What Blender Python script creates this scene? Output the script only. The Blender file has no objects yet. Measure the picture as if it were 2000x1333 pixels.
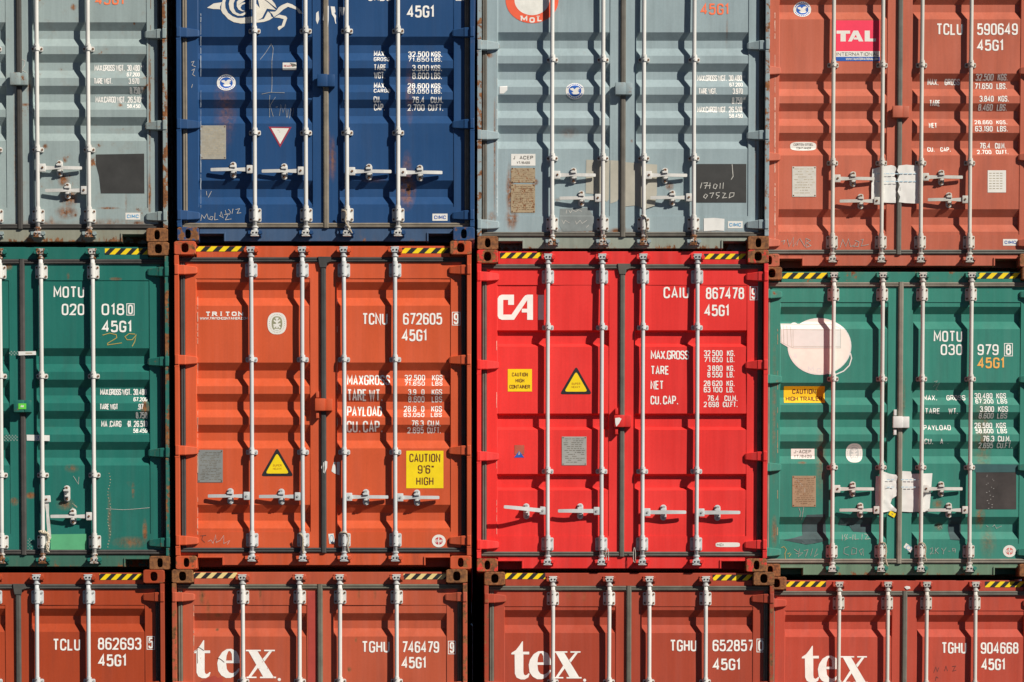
import bpy, bmesh, math, random
from mathutils import Vector, Matrix, noise
random.seed(7)
SC = bpy.context.scene
COL = SC.collection
rad = math.radians

# ---------------------------------------------------------------- camera geometry (measured from the photograph)
F, XH, YH, TILT, DIST = 5400.0, 900.0, 1370.0, rad(2.8), 22.8
ct, st = math.cos(TILT), math.sin(TILT)
YPP = YH + F * math.tan(TILT)
XE = -(1000 - XH) / F * DIST
ZE = 0.0
def P(px, py, y=0.0):
    a = (px - XH) / F; b = (YPP - py) / F
    dy = ct + b * st; dz = -st + b * ct
    s = (y + DIST) / dy
    return Vector((XE + a * s, y, ZE + dz * s))
H = P(630, 470.7).z - P(630, 1112.5).z
ZE = H - P(630, 1112.5).z
W = P(920.5, 800).x - P(341, 800).x
K = W / 579.5                       # metres per photo pixel on the front plane
DP, PP, GD = 0.066, 0.071, 0.109    # door frame plane, panel plane, groove floor (behind the casting fronts)
RY = 0.026                          # lock rod centre line
LEN = 12.19
COLY = [DIST * (1 / r - 1) for r in (0.9978, 1.0, 0.981, 0.944)]

# ---------------------------------------------------------------- materials
def lin(c):
    return tuple(((v / 255) / 12.92 if v <= 10 else ((v / 255 + 0.055) / 1.055) ** 2.4) for v in c)
class NT:
    def __init__(s, name):
        s.m = bpy.data.materials.new(name); s.m.use_nodes = True
        s.t = s.m.node_tree; s.b = s.t.nodes['Principled BSDF']
    def n(s, typ, inp=None, **kw):
        nd = s.t.nodes.new(typ)
        for k, v in kw.items(): setattr(nd, k, v)
        for k, v in (inp or {}).items(): s.set(nd.inputs[k], v)
        return nd
    def set(s, sock, v):
        if isinstance(v, bpy.types.NodeSocket): s.t.links.new(v, sock)
        else:
            if hasattr(sock.default_value, '__len__') and len(sock.default_value) == 4 and len(v) == 3: v = tuple(v) + (1,)
            sock.default_value = v
    def math(s, op, a, b=0.0, c=0.0, clamp=False):
        nd = s.n('ShaderNodeMath', operation=op, use_clamp=clamp)
        s.set(nd.inputs[0], a); s.set(nd.inputs[1], b); s.set(nd.inputs[2], c)
        return nd.outputs[0]
    def noise(s, vec, scale, detail=3, rough=0.55, mscale=None):
        if mscale: vec = s.n('ShaderNodeVectorMath', {0: vec, 1: mscale}, operation='MULTIPLY').outputs[0]
        return s.n('ShaderNodeTexNoise', {'Vector': vec, 'Scale': scale, 'Detail': detail, 'Roughness': rough}).outputs['Fac']
    def ramp(s, v, lo, hi, a=0.0, b=1.0):
        return s.n('ShaderNodeMapRange', {'Value': v, 'From Min': lo, 'From Max': hi, 'To Min': a, 'To Max': b}).outputs[0]
    def mix(s, f, a, b, mode='MIX'):
        nd = s.n('ShaderNodeMix', data_type='RGBA', blend_type=mode)
        s.set(nd.inputs[0], f); s.set(nd.inputs[6], a); s.set(nd.inputs[7], b)
        return nd.outputs[2]
    def vec(s, rnd=True):
        v = s.n('ShaderNodeTexCoord').outputs['Object']
        if rnd:
            r = s.n('ShaderNodeObjectInfo').outputs['Random']
            r = s.math('MULTIPLY', r, 23.0)
            v = s.n('ShaderNodeVectorMath', {0: v, 1: r}, operation='ADD').outputs[0]
        return v
RUST = (0.30, 0.125, 0.045); RUSTD = (0.12, 0.052, 0.025)
def paint(name, col, rust=0.2, fade=0.25, dirt=0.25, zr=None, stains=(), rough=0.42, rscale=9.0, dents=0.25, spec=0.28):
    """weathered enamel on steel: faded patches, rain streaks, chips of rust, stains with their own shapes"""
    g = NT(name); raw = g.n('ShaderNodeTexCoord').outputs['Object']; v = g.vec()
    big = g.noise(v, 1.1, 3); stk = g.noise(v, 1.0, 4, 0.6, (16, 16, 0.7)); grain = g.noise(v, 55, 3, 0.7)
    stf = g.noise(v, 1.0, 3, 0.6, (70, 70, 1.6))
    val = g.math('ADD', g.math('ADD', g.ramp(big, .3, .7, -.06, .06), g.ramp(stk, .3, .7, -.05, .05)),
                 g.math('ADD', g.ramp(grain, .3, .7, -.035, .035), g.ramp(stf, .3, .7, -.03, .03)))
    val = g.math('ADD', val, 1.0)
    lum = sum(col) / 3
    faded = tuple(min(.85, .80 * c + .20 * (lum * .9 + .05)) for c in col)
    c = g.mix(g.math('MULTIPLY', g.ramp(stk, .42, .72), fade, clamp=True), col, faded)
    c = g.mix(1.0, c, g.n('ShaderNodeCombineColor', {0: val, 1: val, 2: val}).outputs[0], 'MULTIPLY')
    dm = g.math('MULTIPLY', g.ramp(g.noise(v, 1.0, 5, 0.65, (9, 9, 1.3)), .5, .8), dirt, clamp=True)
    c = g.mix(dm, c, tuple(.35 * x + .028 for x in col))
    # rust chips
    rn = g.noise(v, rscale, 8, 0.68, (1, 1, .45) if zr else None); rg = g.noise(v, 2.3, 2)
    thr = .80 - .24 * rust
    base = g.math('ADD', rn, g.math('MULTIPLY', g.math('SUBTRACT', rg, .5), .25))
    if zr:
        z = g.n('ShaderNodeSeparateXYZ', {0: raw}).outputs[2]
        zz = g.ramp(z, zr[0], zr[1], zr[2], 0.0)
        base = g.math('ADD', base, zz)
    mask = g.ramp(base, thr, thr + .05)
    sn = g.noise(raw, 26, 6, 0.7); sl = g.noise(raw, 1.0, 4, .6, (40, 40, 6))
    for (x, z, rx, rz, k) in stains:
        d = g.n('ShaderNodeVectorMath', {0: raw, 1: (x, 0, z)}, operation='SUBTRACT').outputs[0]
        d = g.n('ShaderNodeVectorMath', {0: d, 1: (1 / rx, 0, 1 / rz)}, operation='MULTIPLY').outputs[0]
        d = g.n('ShaderNodeVectorMath', {0: d}, operation='LENGTH').outputs['Value']
        f = g.ramp(d, 0.1, 1.0, 1.0, 0.0)
        f = g.math('MULTIPLY', f, g.ramp(g.math('ADD', g.math('MULTIPLY', sn, .6), g.math('MULTIPLY', sl, .4)),  .36, .54))
        f = g.math('MULTIPLY', f, k * 1.7, clamp=True)
        mask = g.math('MAXIMUM', mask, f)
    halo = g.ramp(base, thr - .10, thr + .02, 0, .35)
    rc = g.mix(g.ramp(g.noise(v, 34, 5, .7), .38, .62), RUSTD, RUST)
    c = g.mix(halo, c, tuple(.55 * x + .45 * y for x, y in zip(col, (.24, .12, .05))))
    c = g.mix(mask, c, rc)
    g.set(g.b.inputs['Base Color'], c)
    g.set(g.b.inputs['Roughness'], g.math('ADD', g.math('MULTIPLY', mask, .35), g.ramp(big, .3, .7, rough - .07, rough + .09), clamp=True))
    g.b.inputs['Specular IOR Level'].default_value = spec
    hgt = g.math('ADD', g.math('MULTIPLY', g.noise(v, 2.6, 2), dents), g.math('MULTIPLY', mask, -.03))
    hgt = g.math('ADD', hgt, g.math('MULTIPLY', grain, .012))
    bp = g.n('ShaderNodeBump', {'Height': hgt, 'Strength': .30, 'Distance': .05})
    g.t.links.new(bp.outputs[0], g.b.inputs['Normal'])
    return g.m
def simple(name, col, rough=.6, var=.12, scale=12, under=None, wear=0.0, spec=.35):
    g = NT(name); v = g.vec()
    n = g.noise(v, scale, 5, .65); val = g.ramp(n, .3, .7, 1 - var, 1 + var)
    c = g.mix(1.0, col, g.n('ShaderNodeCombineColor', {0: val, 1: val, 2: val}).outputs[0], 'MULTIPLY')
    if under:
        m = g.ramp(g.noise(v, 45, 6, .7), .72 - .3 * wear, .78 - .3 * wear)
        c = g.mix(m, c, under)
    g.set(g.b.inputs['Base Color'], c); g.b.inputs['Roughness'].default_value = rough
    g.b.inputs['Specular IOR Level'].default_value = spec
    return g.m
M = {}
def S(key, col, **kw):
    if key not in M: M[key] = simple(key, col, **kw)
    return M[key]
M['bolt'] = paint('rusty_bolt', (.14, .07, .035), rust=.9, rscale=30, dents=0)
M['bolt_clean'] = simple('zinc_bolt', (.34, .35, .34), rough=.4)
S('yellow', (.86, .64, .006), var=.06); S('black', (.017, .018, .022), var=.2)
S('pale_yellow', (.78, .62, .26), var=.1)
S('red_ink', (.55, .03, .05)); S('blue_ink', (.015, .10, .42)); S('light_blue_ink', (.10, .36, .62)); S('brown_ink', (.13, .03, .015)); S('grey_ink', (.16, .15, .13))
S('paper', (.74, .74, .71), var=.06, scale=6); S('sticker_white', (.76, .75, .70), var=.05, scale=8)
S('chalk', (.55, .54, .50), var=.25, scale=60); S('chalk_soft', (.34, .36, .33), var=.4, scale=60); S('chalk_faint', (.30, .32, .33), var=.3, scale=60); S('chalk_yellow', (.45, .36, .10), var=.2); S('chalk_dark', (.05, .05, .05))
S('twine', (.42, .36, .27), var=.35, scale=60, rough=.9)
S('weld', (.6, .58, .52))

# ---------------------------------------------------------------- mesh helpers
def newobj(name, bm, mats, parent=None, smooth=None):
    bmesh.ops.recalc_face_normals(bm, faces=bm.faces) if smooth != 'raw' else None
    if smooth and smooth != 'raw':
        for f in bm.faces: f.smooth = True
        for e in bm.edges:
            e.smooth = len(e.link_faces) == 2 and e.calc_face_angle(9) < smooth
    me = bpy.data.meshes.new(name); bm.to_mesh(me); bm.free()
    for m in (mats if isinstance(mats, (list, tuple)) else [mats]): me.materials.append(m)
    return link(name, me, parent)
def link(name, me, parent=None, loc=None):
    o = bpy.data.objects.new(name, me); COL.objects.link(o)
    if parent is not None: o.parent = parent
    if loc is not None: o.location = loc
    return o
def empty(name, loc):
    o = bpy.data.objects.new(name, None); COL.objects.link(o); o.location = loc; o.empty_display_size = .3
    return o
def box(bm, x0, x1, y0, y1, z0, z1, bev=0.0, mi=0):
    t = bmesh.new()
    bmesh.ops.create_cube(t, size=1)
    for v in t.verts:
        v.co = Vector((x0 + (v.co.x + .5) * (x1 - x0), y0 + (v.co.y + .5) * (y1 - y0), z0 + (v.co.z + .5) * (z1 - z0)))
    if bev: bmesh.ops.bevel(t, geom=t.edges[:], offset=bev, segments=2, affect='EDGES', profile=.6)
    merge(bm, t, mi)
def merge(bm, t, mi=0):
    mp = {v: bm.verts.new(v.co) for v in t.verts}
    for f in t.faces:
        try:
            nf = bm.faces.new([mp[v] for v in f.verts]); nf.material_index = mi; nf.smooth = f.smooth
        except ValueError: pass
    t.free()
def prism(bm, pts, y0, y1, mi=0, bev=0.0):
    """polygon in x,z extruded from y0 (front) to y1"""
    t = bmesh.new()
    a = [t.verts.new((p[0], y0, p[1])) for p in pts]; b = [t.verts.new((p[0], y1, p[1])) for p in pts]
    n = len(pts); t.faces.new(a); t.faces.new(b[::-1])
    for i in range(n): t.faces.new((a[i], b[i], b[(i + 1) % n], a[(i + 1) % n]))
    bmesh.ops.recalc_face_normals(t, faces=t.faces)
    if bev: bmesh.ops.bevel(t, geom=[e for e in t.edges if abs(e.verts[0].co.y - y0) < 1e-6 and abs(e.verts[1].co.y - y0) < 1e-6], offset=bev, segments=2, affect='EDGES')
    merge(bm, t, mi)
def cyl(bm, p0, p1, r0, r1=None, seg=14, mi=0, caps=True):
    p0, p1 = Vector(p0), Vector(p1); r1 = r0 if r1 is None else r1
    d = (p1 - p0).normalized(); u = d.orthogonal().normalized(); w = d.cross(u)
    A, B = [], []
    for i in range(seg):
        a = 2 * math.pi * i / seg; o = u * math.cos(a) + w * math.sin(a)
        A.append(bm.verts.new(p0 + o * r0)); B.append(bm.verts.new(p1 + o * r1))
    for i in range(seg):
        f = bm.faces.new((A[i], A[(i + 1) % seg], B[(i + 1) % seg], B[i])); f.material_index = mi; f.smooth = True
    if caps:
        for L in (A[::-1], B): bm.faces.new(L).material_index = mi
def rrect(x0, x1, z0, z1, r, n=3):
    pts = []
    for cx, cz, a0 in ((x1 - r, z1 - r, 0), (x0 + r, z1 - r, 90), (x0 + r, z0 + r, 180), (x1 - r, z0 + r, 270)):
        for i in range(n + 1):
            a = rad(a0 + 90 * i / n); pts.append((cx + r * math.cos(a), cz + r * math.sin(a)))
    return pts
def tube(bm, pts, r, seg=6, mi=0):
    pts = [Vector(p) for p in pts]; rings = []
    for i, p in enumerate(pts):
        d = (pts[min(i + 1, len(pts) - 1)] - pts[max(i - 1, 0)]).normalized()
        u = d.cross(Vector((0.3, 1, 0.2))).normalized(); w = d.cross(u)
        rings.append([bm.verts.new(p + (u * math.cos(2 * math.pi * k / seg) + w * math.sin(2 * math.pi * k / seg)) * r) for k in range(seg)])
    for a, b in zip(rings, rings[1:]):
        for k in range(seg):
            f = bm.faces.new((a[k], a[(k + 1) % seg], b[(k + 1) % seg], b[k])); f.smooth = True; f.material_index = mi
    bm.faces.new(rings[0][::-1]).material_index = mi; bm.faces.new(rings[-1]).material_index = mi

# ---------------------------------------------------------------- stroke lettering (condensed stencil-shop capitals)
R = 1.7
def O_(x1=4, r=R): return [(x1 / 2, 0), (x1, 0, r), (x1, 7, r), (0, 7, r), (0, 0, r), (x1 / 2, 0)]
GL = {
 '0': (4, [O_()]), 'O': (4, [O_()]),
 '1': (1.7, [[(0, 5.6), (1.4, 7), (1.4, 0)]]),
 '2': (4, [[(0, 5.3), (0, 7, R), (4, 7, R), (4, 4, 1.3), (0, .05), (4.1, 0.05)]]),
 '3': (4, [[(0, 5.6), (0, 7, R), (3.9, 7, R), (3.9, 3.8, 1.4), (1.5, 3.8)], [(1.5, 3.8), (4, 3.8, 1.4), (4, 0, R), (0, 0, R), (0, 1.5)]]),
 '4': (4.3, [[(3.1, 0), (3.1, 7), (0, 1.9), (4.3, 1.9)]]),
 '5': (4, [[(3.8, 7), (.4, 7), (.2, 3.8, .4), (1.6, 4.5, 1), (4, 4.5, R), (4, 0, R), (0, 0, R), (0, 1.4)]]),
 '6': (4, [[(4, 5.6), (4, 7, R), (0, 7, R), (0, 0, R), (4, 0, R), (4, 4.1, R), (.2, 4.1)]]),
 '7': (4, [[(0, 7), (4, 7), (1.3, 0)]]),
 '8': (4, [[(2, 3.8), (3.8, 3.8, 1.3), (3.8, 7, 1.5), (.2, 7, 1.5), (.2, 3.8, 1.3), (2, 3.8)], [(2, 3.8), (4, 3.8, 1.4), (4, 0, R), (0, 0, R), (0, 3.8, 1.4), (2, 3.8)]]),
 '9': (4, [[(0, 1.4), (0, 0, R), (4, 0, R), (4, 7, R), (0, 7, R), (0, 2.9, R), (3.8, 2.9)]]),
 'A': (4.2, [[(0, 0), (2.1, 7), (4.2, 0)], [(.8, 2), (3.4, 2)]]),
 'B': (4, [[(0, 3.7), (3.8, 3.7, 1.3), (3.8, 7, 1.3), (0, 7), (0, 0), (4, 0, 1.5), (4, 3.7, 1.5), (1, 3.7)]]),
 'C': (4, [[(4, 5), (4, 7, R), (0, 7, R), (0, 0, R), (4, 0, R), (4, 2)]]),
 'D': (4, [[(0, 0), (0, 7), (4, 7, R), (4, 0, R), (0, 0)]]),
 'E': (3.5, [[(3.5, 7), (0, 7), (0, 0), (3.5, 0)], [(0, 3.7), (3, 3.7)]]),
 'F': (3.5, [[(3.5, 7), (0, 7), (0, 0)], [(0, 3.6), (3, 3.6)]]),
 'G': (4, [[(4, 5.2), (4, 7, R), (0, 7, R), (0, 0, R), (4, 0, R), (4, 3.2), (2.2, 3.2)]]),
 'H': (4, [[(0, 0), (0, 7)], [(4, 0), (4, 7)], [(0, 3.6), (4, 3.6)]]),
 'I': (.6, [[(.3, 0), (.3, 7)]]),
 'J': (3.4, [[(0, 1.8), (0, 0, R), (3.4, 0, R), (3.4, 7)]]),
 'K': (4.1, [[(0, 0), (0, 7)], [(4, 7), (.3, 2.8)], [(1.5, 4.2), (4.1, 0)]]),
 'L': (3.4, [[(0, 7), (0, 0), (3.4, 0)]]),
 'M': (5, [[(0, 0), (0, 7), (2.5, 2), (5, 7), (5, 0)]]),
 'N': (4.2, [[(0, 0), (0, 7), (4.2, 0), (4.2, 7)]]),
 'P': (4, [[(0, 0), (0, 7), (4, 7, R), (4, 3.2, R), (0, 3.2)]]),
 'R': (4.1, [[(0, 0), (0, 7), (4, 7, R), (4, 3.4, R), (0, 3.4)], [(2, 3.4), (4.1, 0)]]),
 'S': (4, [[(4, 5.3), (4, 7, R), (0, 7, R), (0, 3.8, 1.5), (4, 3.4, 1.5), (4, 0, R), (0, 0, R), (0, 1.7)]]),
 'T': (4, [[(0, 7), (4, 7)], [(2, 7), (2, 0)]]),
 'U': (4, [[(0, 7), (0, 0, R), (4, 0, R), (4, 7)]]),
 'V': (4.2, [[(0, 7), (2.1, 0), (4.2, 7)]]),
 'W': (6, [[(0, 7), (1.5, 0), (3, 6), (4.5, 0), (6, 7)]]),
 'X': (4.2, [[(0, 7), (4.2, 0)], [(4.2, 7), (0, 0)]]),
 'Y': (4.2, [[(0, 7), (2.1, 3.4), (4.2, 7)], [(2.1, 3.4), (2.1, 0)]]),
 '.': (1.3, [[(0, .15), (1.3, .15)]]), '-': (2.2, [[(0, 3.4), (2.2, 3.4)]]), '/': (3, [[(0, -.3), (3, 7.2)]]),
 "'": (.7, [[(.3, 7), (.1, 5.4)]]), '"': (1.9, [[(.3, 7), (.1, 5.4)], [(1.6, 7), (1.4, 5.4)]]),
}
def rounded(pl):
    out = []
    for i, p in enumerate(pl):
        if len(p) == 3 and 0 < i < len(pl) - 1:
            a, b, c = Vector(pl[i - 1][:2]), Vector(p[:2]), Vector(pl[i + 1][:2])
            r = min(p[2], (a - b).length * .5 if i > 1 else (a - b).length * .95, (c - b).length * .5 if i < len(pl) - 2 else (c - b).length * .95)
            u, w = b + (a - b).normalized() * r, b + (c - b).normalized() * r
            for k in range(5):
                t = k / 4; q = u * (1 - t) ** 2 + b * 2 * t * (1 - t) + w * t * t
                q = q * .55 + ((u + w) * .5 + (b - (u + w) * .5) * (1 - abs(2 * t - 1) * 1.0) * .58 + (w - u) * (t - .5)) * .45
                out.append((q.x, q.y))
        else: out.append((p[0], p[1]))
    return out
def stroke(pl, w):
    """polyline -> list of quads with mitred joints"""
    pl = [Vector(p) for p in pl]
    q = [pl[0]]
    for p in pl[1:]:
        if (p - q[-1]).length > 1e-6: q.append(p)
    pl = q; L, Rr = [], []
    for i, p in enumerate(pl):
        d0 = (p - pl[i - 1]).normalized() if i else None
        d1 = (pl[i + 1] - p).normalized() if i < len(pl) - 1 else None
        d0 = d0 or d1; d1 = d1 or d0
        n0, n1 = Vector((-d0.y, d0.x)), Vector((-d1.y, d1.x))
        m = (n0 + n1)
        if m.length < .2: m = n0.copy()
        m.normalize(); k = min(1 / max(m.dot(n0), .3), 2.2)
        L.append(p + m * w * .5 * k); Rr.append(p - m * w * .5 * k)
    return [[L[i], Rr[i], Rr[i + 1], L[i + 1]] for i in range(len(pl) - 1)]
def text_polys(s, x0, x1, yt, yb, wt=.15, gap=2.3, slant=0.0):
    """lettering fitted into a photo-pixel box; returns [(quad, layer)]"""
    h = yb - yt; w = wt * h; out = []
    if len(s) > 8: gap = min(gap, 1.5)
    adv = []; tot = 0
    for ch in s:
        cw = 2.4 if ch == ' ' else GL[ch][0]
        adv.append((ch, tot, cw)); tot += cw + (0 if ch == ' ' else gap * (.6 if ch in ".'" else 1))
    tot -= gap if s[-1] not in ".'" else gap * .6
    sx = (x1 - x0 - w) / max(tot, .1); sy = (h - w) / 7
    lay = 0
    for ch, ox, cw in adv:
        if ch == ' ': continue
        for pl in GL[ch][1]:
            pts = [(x0 + w / 2 + (ox + px) * sx + slant * py * sy, yb - w / 2 - py * sy) for px, py in rounded(pl)]
            for qd in stroke(pts, w): out.append((qd, lay % 3))
            lay += 1
    return out
def disc_pts(cx, cy, rx, ry, n=28, e=2.0):
    return [(cx + rx * math.copysign(abs(math.cos(a)) ** (2 / e), math.cos(a)), cy + ry * math.copysign(abs(math.sin(a)) ** (2 / e), math.sin(a))) for a in (2 * math.pi * i / n for i in range(n))]

# ---------------------------------------------------------------- shared hardware meshes (origin on the rod centre line)
def mesh_of(name, fn, mats, smooth=None):
    bm = bmesh.new(); fn(bm)
    o = newobj(name, bm, mats, None, smooth); me = o.data
    bpy.data.objects.remove(o)
    return me
DB = DP - RY                               # distance rod centre -> door plane
def f_bearing(bm, hh=.055, hw=.0505, four=True):
    prism(bm, rrect(-hw, hw, -hh, hh, .012), DB - .009, DB - .0005, 0, .002)
    cyl(bm, (0, 0, -hh * .98), (0, 0, hh * .98), .0245, seg=18)
    box(bm, -.0235, .0235, 0, DB - .004, -hh * .93, hh * .93)
    cyl(bm, (0, 0, hh), (0, 0, hh + .014), .0225, seg=16)
    for sx in (-1, 1):
        for sz in ((-1, 1) if four else (0,)):
            cyl(bm, (sx * hw * .74, DB - .016, sz * hh * .66), (sx * hw * .74, DB - .007, sz * hh * .66), .0085, seg=10, mi=1)
    for sz in (-.6, .6): cyl(bm, (-.004, -.0262, sz * hh), (-.004, -.023, sz * hh), .0042, seg=8, mi=2)
def f_guide(bm):
    f_bearing(bm, .0205, .0485, False)
def f_cam(bm, up=1):
    cyl(bm, (0, 0, -.034 * up), (0, 0, .012 * up), .0165, seg=14)
    cyl(bm, (0, 0, -.030 * up), (0, 0, -.022 * up), .0215, seg=14)
    prism(bm, [(-.020, -.004), (.020, -.004), (.026, .006), (.024, .022), (.008, .030), (-.016, .028), (-.028, .016)] if up > 0 else
          [(-.020, .004), (-.028, -.016), (-.016, -.028), (.008, -.030), (.024, -.022), (.026, -.006), (.020, .004)], -.022, .024, 0, .003)
    prism(bm, [(-.044, .012 * up - .006), (-.018, .012 * up - .011), (-.018, .012 * up + .012), (-.040, .012 * up + .008)], -.016, .012, 0, .002)
    for x in (-.011, .010): cyl(bm, (x, -.0235, .012 * up), (x, -.020, .012 * up), .0062, seg=8, mi=1)
    box(bm, -.026, .026, -.020, .004, .030 * up - .004, .030 * up + .004, .002)
def grow(bm, fn, up, k=1.32):
    fn(bm, up)
    for v in bm.verts: v.co.x *= k; v.co.z *= k * .95; v.co.y = v.co.y * 1.1 if v.co.y < 0 else v.co.y
def f_keeper(bm, up=1):
    for sx in (-1, 1):
        box(bm, sx * .030 - .009, sx * .030 + .009, -.010, DB - .001, .014 * up - .017, .014 * up + .017, .004)
    box(bm, -.040, .040, DB - .010, DB - .0005, .014 * up - .023, .014 * up + .023, .003)
    cyl(bm, (.034, -.026, .010 * up), (.034, .010, .010 * up), .0125, seg=10)
    prism(bm, rrect(-.044, -.024, .010 * up - .012, .010 * up + .012, .005), -.020, .010, 0, .003)
def f_handle(bm, dr=1, out=None):
    out = out or [(.05, .006, .017, .006), (.11, .008, .0145, .006), (.155, .005, .0105, .007), (.195, .001, .0115, .008), (.215, .001, .0135, .008), (.30, .009, .0135, .008), (.356, .015, .0130, .008), (.362, .016, .010, .007)]
    box(bm, min(dr * .010, dr * .066), max(dr * .010, dr * .066), -.008, .018, -.033, .033, .005)
    cyl(bm, (dr * .042, -.014, 0), (dr * .042, -.007, 0), .009, seg=10, mi=1)
    rings = []
    for x, y, hh, th in out:
        rings.append([bm.verts.new((dr * x, y + sy * th * .5, sz * hh)) for sy, sz in ((-1, -1), (-1, 1), (1, 1), (1, -1))])
    for a, b in zip(rings, rings[1:]):
        for k in range(4): bm.faces.new((a[k], a[(k + 1) % 4], b[(k + 1) % 4], b[k]))
    bm.faces.new(rings[0]); bm.faces.new(rings[-1])
def f_catch(bm):
    prism(bm, rrect(-.026, .026, -.066, .066, .025, 5), DB - .010, DB - .0005, 0, .003)
    prism(bm, rrect(-.017, .022, .010, .060, .014, 4), .004, DB - .006, 0, .004)
    prism(bm, [(-.024, .012), (.020, .012), (.024, .028), (-.008, .036), (-.026, .026)], -.012, .012, 0, .004)
    box(bm, -.014, .014, -.004, .030, -.030, -.016, .003)
    cyl(bm, (0, DB - .018, -.046), (0, DB - .008, -.046), .011, seg=12, mi=1)
    cyl(bm, (0, -.005, .042), (0, .005, .042), .011, seg=12, mi=1)
def f_hinge(bm, sx=1):
    """lug from the post barrel (x=0) inward (towards -sx); y measured from the casting plane"""
    t = bmesh.new()
    sec = [(.004, .012, .050, .039), (-.046, .019, .056, .038), (-.052, .024, .056, .037), (-.092, .036, .059, .0335), (-.136, .045, .062, .029), (-.147, .051, .063, .022), (-.150, .058, .0635, .015)]
    rings = []
    for x, y0, y1, hh in sec:
        rings.append([t.verts.new((sx * x, y, z)) for y, z in ((y0 + .004, hh), (y0, hh - .005), (y0, -hh + .005), (y0 + .004, -hh), (max(y1, DP + .004), -hh), (max(y1, DP + .004), hh))])
    for a, b in zip(rings, rings[1:]):
        for k in range(6): t.faces.new((a[k], a[(k + 1) % 6], b[(k + 1) % 6], b[k]))
    t.faces.new(rings[0]); t.faces.new(rings[-1])
    merge(bm, t)
    x0, x1 = sorted((sx * .001, sx * .0335))
    box(bm, x0, x1, -.004, .05, -.0405, .0405, .006)
    cyl(bm, (sx * .010, .012, -.052), (sx * .010, .012, .052), .009, seg=10)
def f_casting(bm, top=True):
    """corner block, origin at its outer front corner; extends -x, +y and up"""
    w, h, d = .176, .112, .160
    hw, hh = ((.0300, .0370) if top else (.0235, .0370))
    cx, cz = -w * .5, h * .5
    hole = []
    n = 32
    for i in range(n):
        a = 2 * math.pi * i / n + math.pi / n
        hole.append((cx + hw * math.copysign(abs(math.cos(a)) ** .75, math.cos(a)), cz + hh * math.copysign(abs(math.sin(a)) ** .75, math.sin(a))))
    outer = []
    for i in range(n):
        a = 2 * math.pi * i / n + math.pi / n
        dx, dz = math.cos(a) * (w / h), math.sin(a); k = max(abs(dx) / (w / 2), abs(dz) / (h / 2))
        outer.append((cx + dx / k, cz + dz / k))
    def ring(pts, y, s=1.0): return [bm.verts.new((cx + (x - cx) * s, y, cz + (z - cz) * s)) for x, z in pts]
    def inset(pts, e): return [(min(max(x, -w + e), -e), min(max(z, e), h - e)) for x, z in pts]
    r0 = ring(outer, d); r1 = ring(outer, .007); r2 = ring(inset(outer, .002), .002); r3 = ring(inset(outer, .006), 0)
    r4 = ring(hole, .001, 1.06); r5 = ring(hole, .006); r6 = ring(hole, .035); r7 = ring(inset(outer, .02), .037); r8 = ring(inset(outer, .02), d - .02)
    for a, b in zip((r0, r1, r2, r3, r4, r5, r6, r7), (r1, r2, r3, r4, r5, r6, r7, r8)):
        for i in range(n): bm.faces.new((a[i], a[(i + 1) % n], b[(i + 1) % n], b[i]))
    bm.faces.new(r8); bm.faces.new(r0[::-1])
def hw_set(key, rod_col, dirty, camr=None):
    """hardware meshes in one rod colour"""
    m = paint(key + '_steel', rod_col, rust=dirty, fade=.2, dirt=.25 + dirty * .2, rough=.45, rscale=22, dents=.05)
    mc = paint(key + '_cam_steel', tuple(c * .93 for c in rod_col), rust=camr or min(1.6, dirty * 2.2 + .1), dirt=.6, rscale=26, dents=.05)
    b = M['bolt'] if dirty > .12 else M['bolt_clean']
    bl = M['black']
    hw = {'m': m}
    hw['bearing'] = mesh_of('rod_bearing', f_bearing, [m, b, bl], rad(35))
    hw['guide'] = mesh_of('rod_guide', f_guide, [m, b, bl], rad(35))
    hw['cam1'] = mesh_of('locking_cam', lambda bm: grow(bm, f_cam, 1), [mc, M['black']], rad(35)); hw['cam-1'] = mesh_of('locking_cam', lambda bm: grow(bm, f_cam, -1), [mc, M['black']], rad(35))
    for d in (1, -1): hw['handle%d' % d] = mesh_of('locking_handle', lambda bm: f_handle(bm, d), [m, b], rad(30))
    flat = [(.05, .000, .017, .007), (.12, -.004, .016, .007), (.18, -.010, .0155, .008), (.24, -.015, .0155, .008), (.30, -.012, .0145, .008), (.356, -.006, .0140, .008), (.366, -.005, .010, .007)]
    far = [(.05, -.006, .017, .007), (.12, -.024, .016, .007), (.18, -.045, .0155, .008), (.24, -.066, .0155, .009), (.30, -.080, .0145, .009), (.36, -.084, .0140, .009), (.37, -.084, .010, .008)]
    for d in (1, -1):
        hw['flat%d' % d] = mesh_of('locking_handle', lambda bm: f_handle(bm, d, flat), [m, b], rad(30))
        hw['far%d' % d] = mesh_of('locking_handle', lambda bm: f_handle(bm, d, far), [m, b], rad(30))
    hw['catch'] = mesh_of('handle_catch', f_catch, [m, b], rad(35))
    return hw
HW = {'white': hw_set('off_white', (.62, .625, .60), .22), 'cream': hw_set('cream', (.54, .535, .49), .18),
      'grey': hw_set('light_grey', (.54, .57, .575), .05), 'aged': hw_set('aged_white', (.62, .62, .59), .28, 1.5), 'warm': hw_set('warm_white', (.59, .575, .535), .35)}

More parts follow.
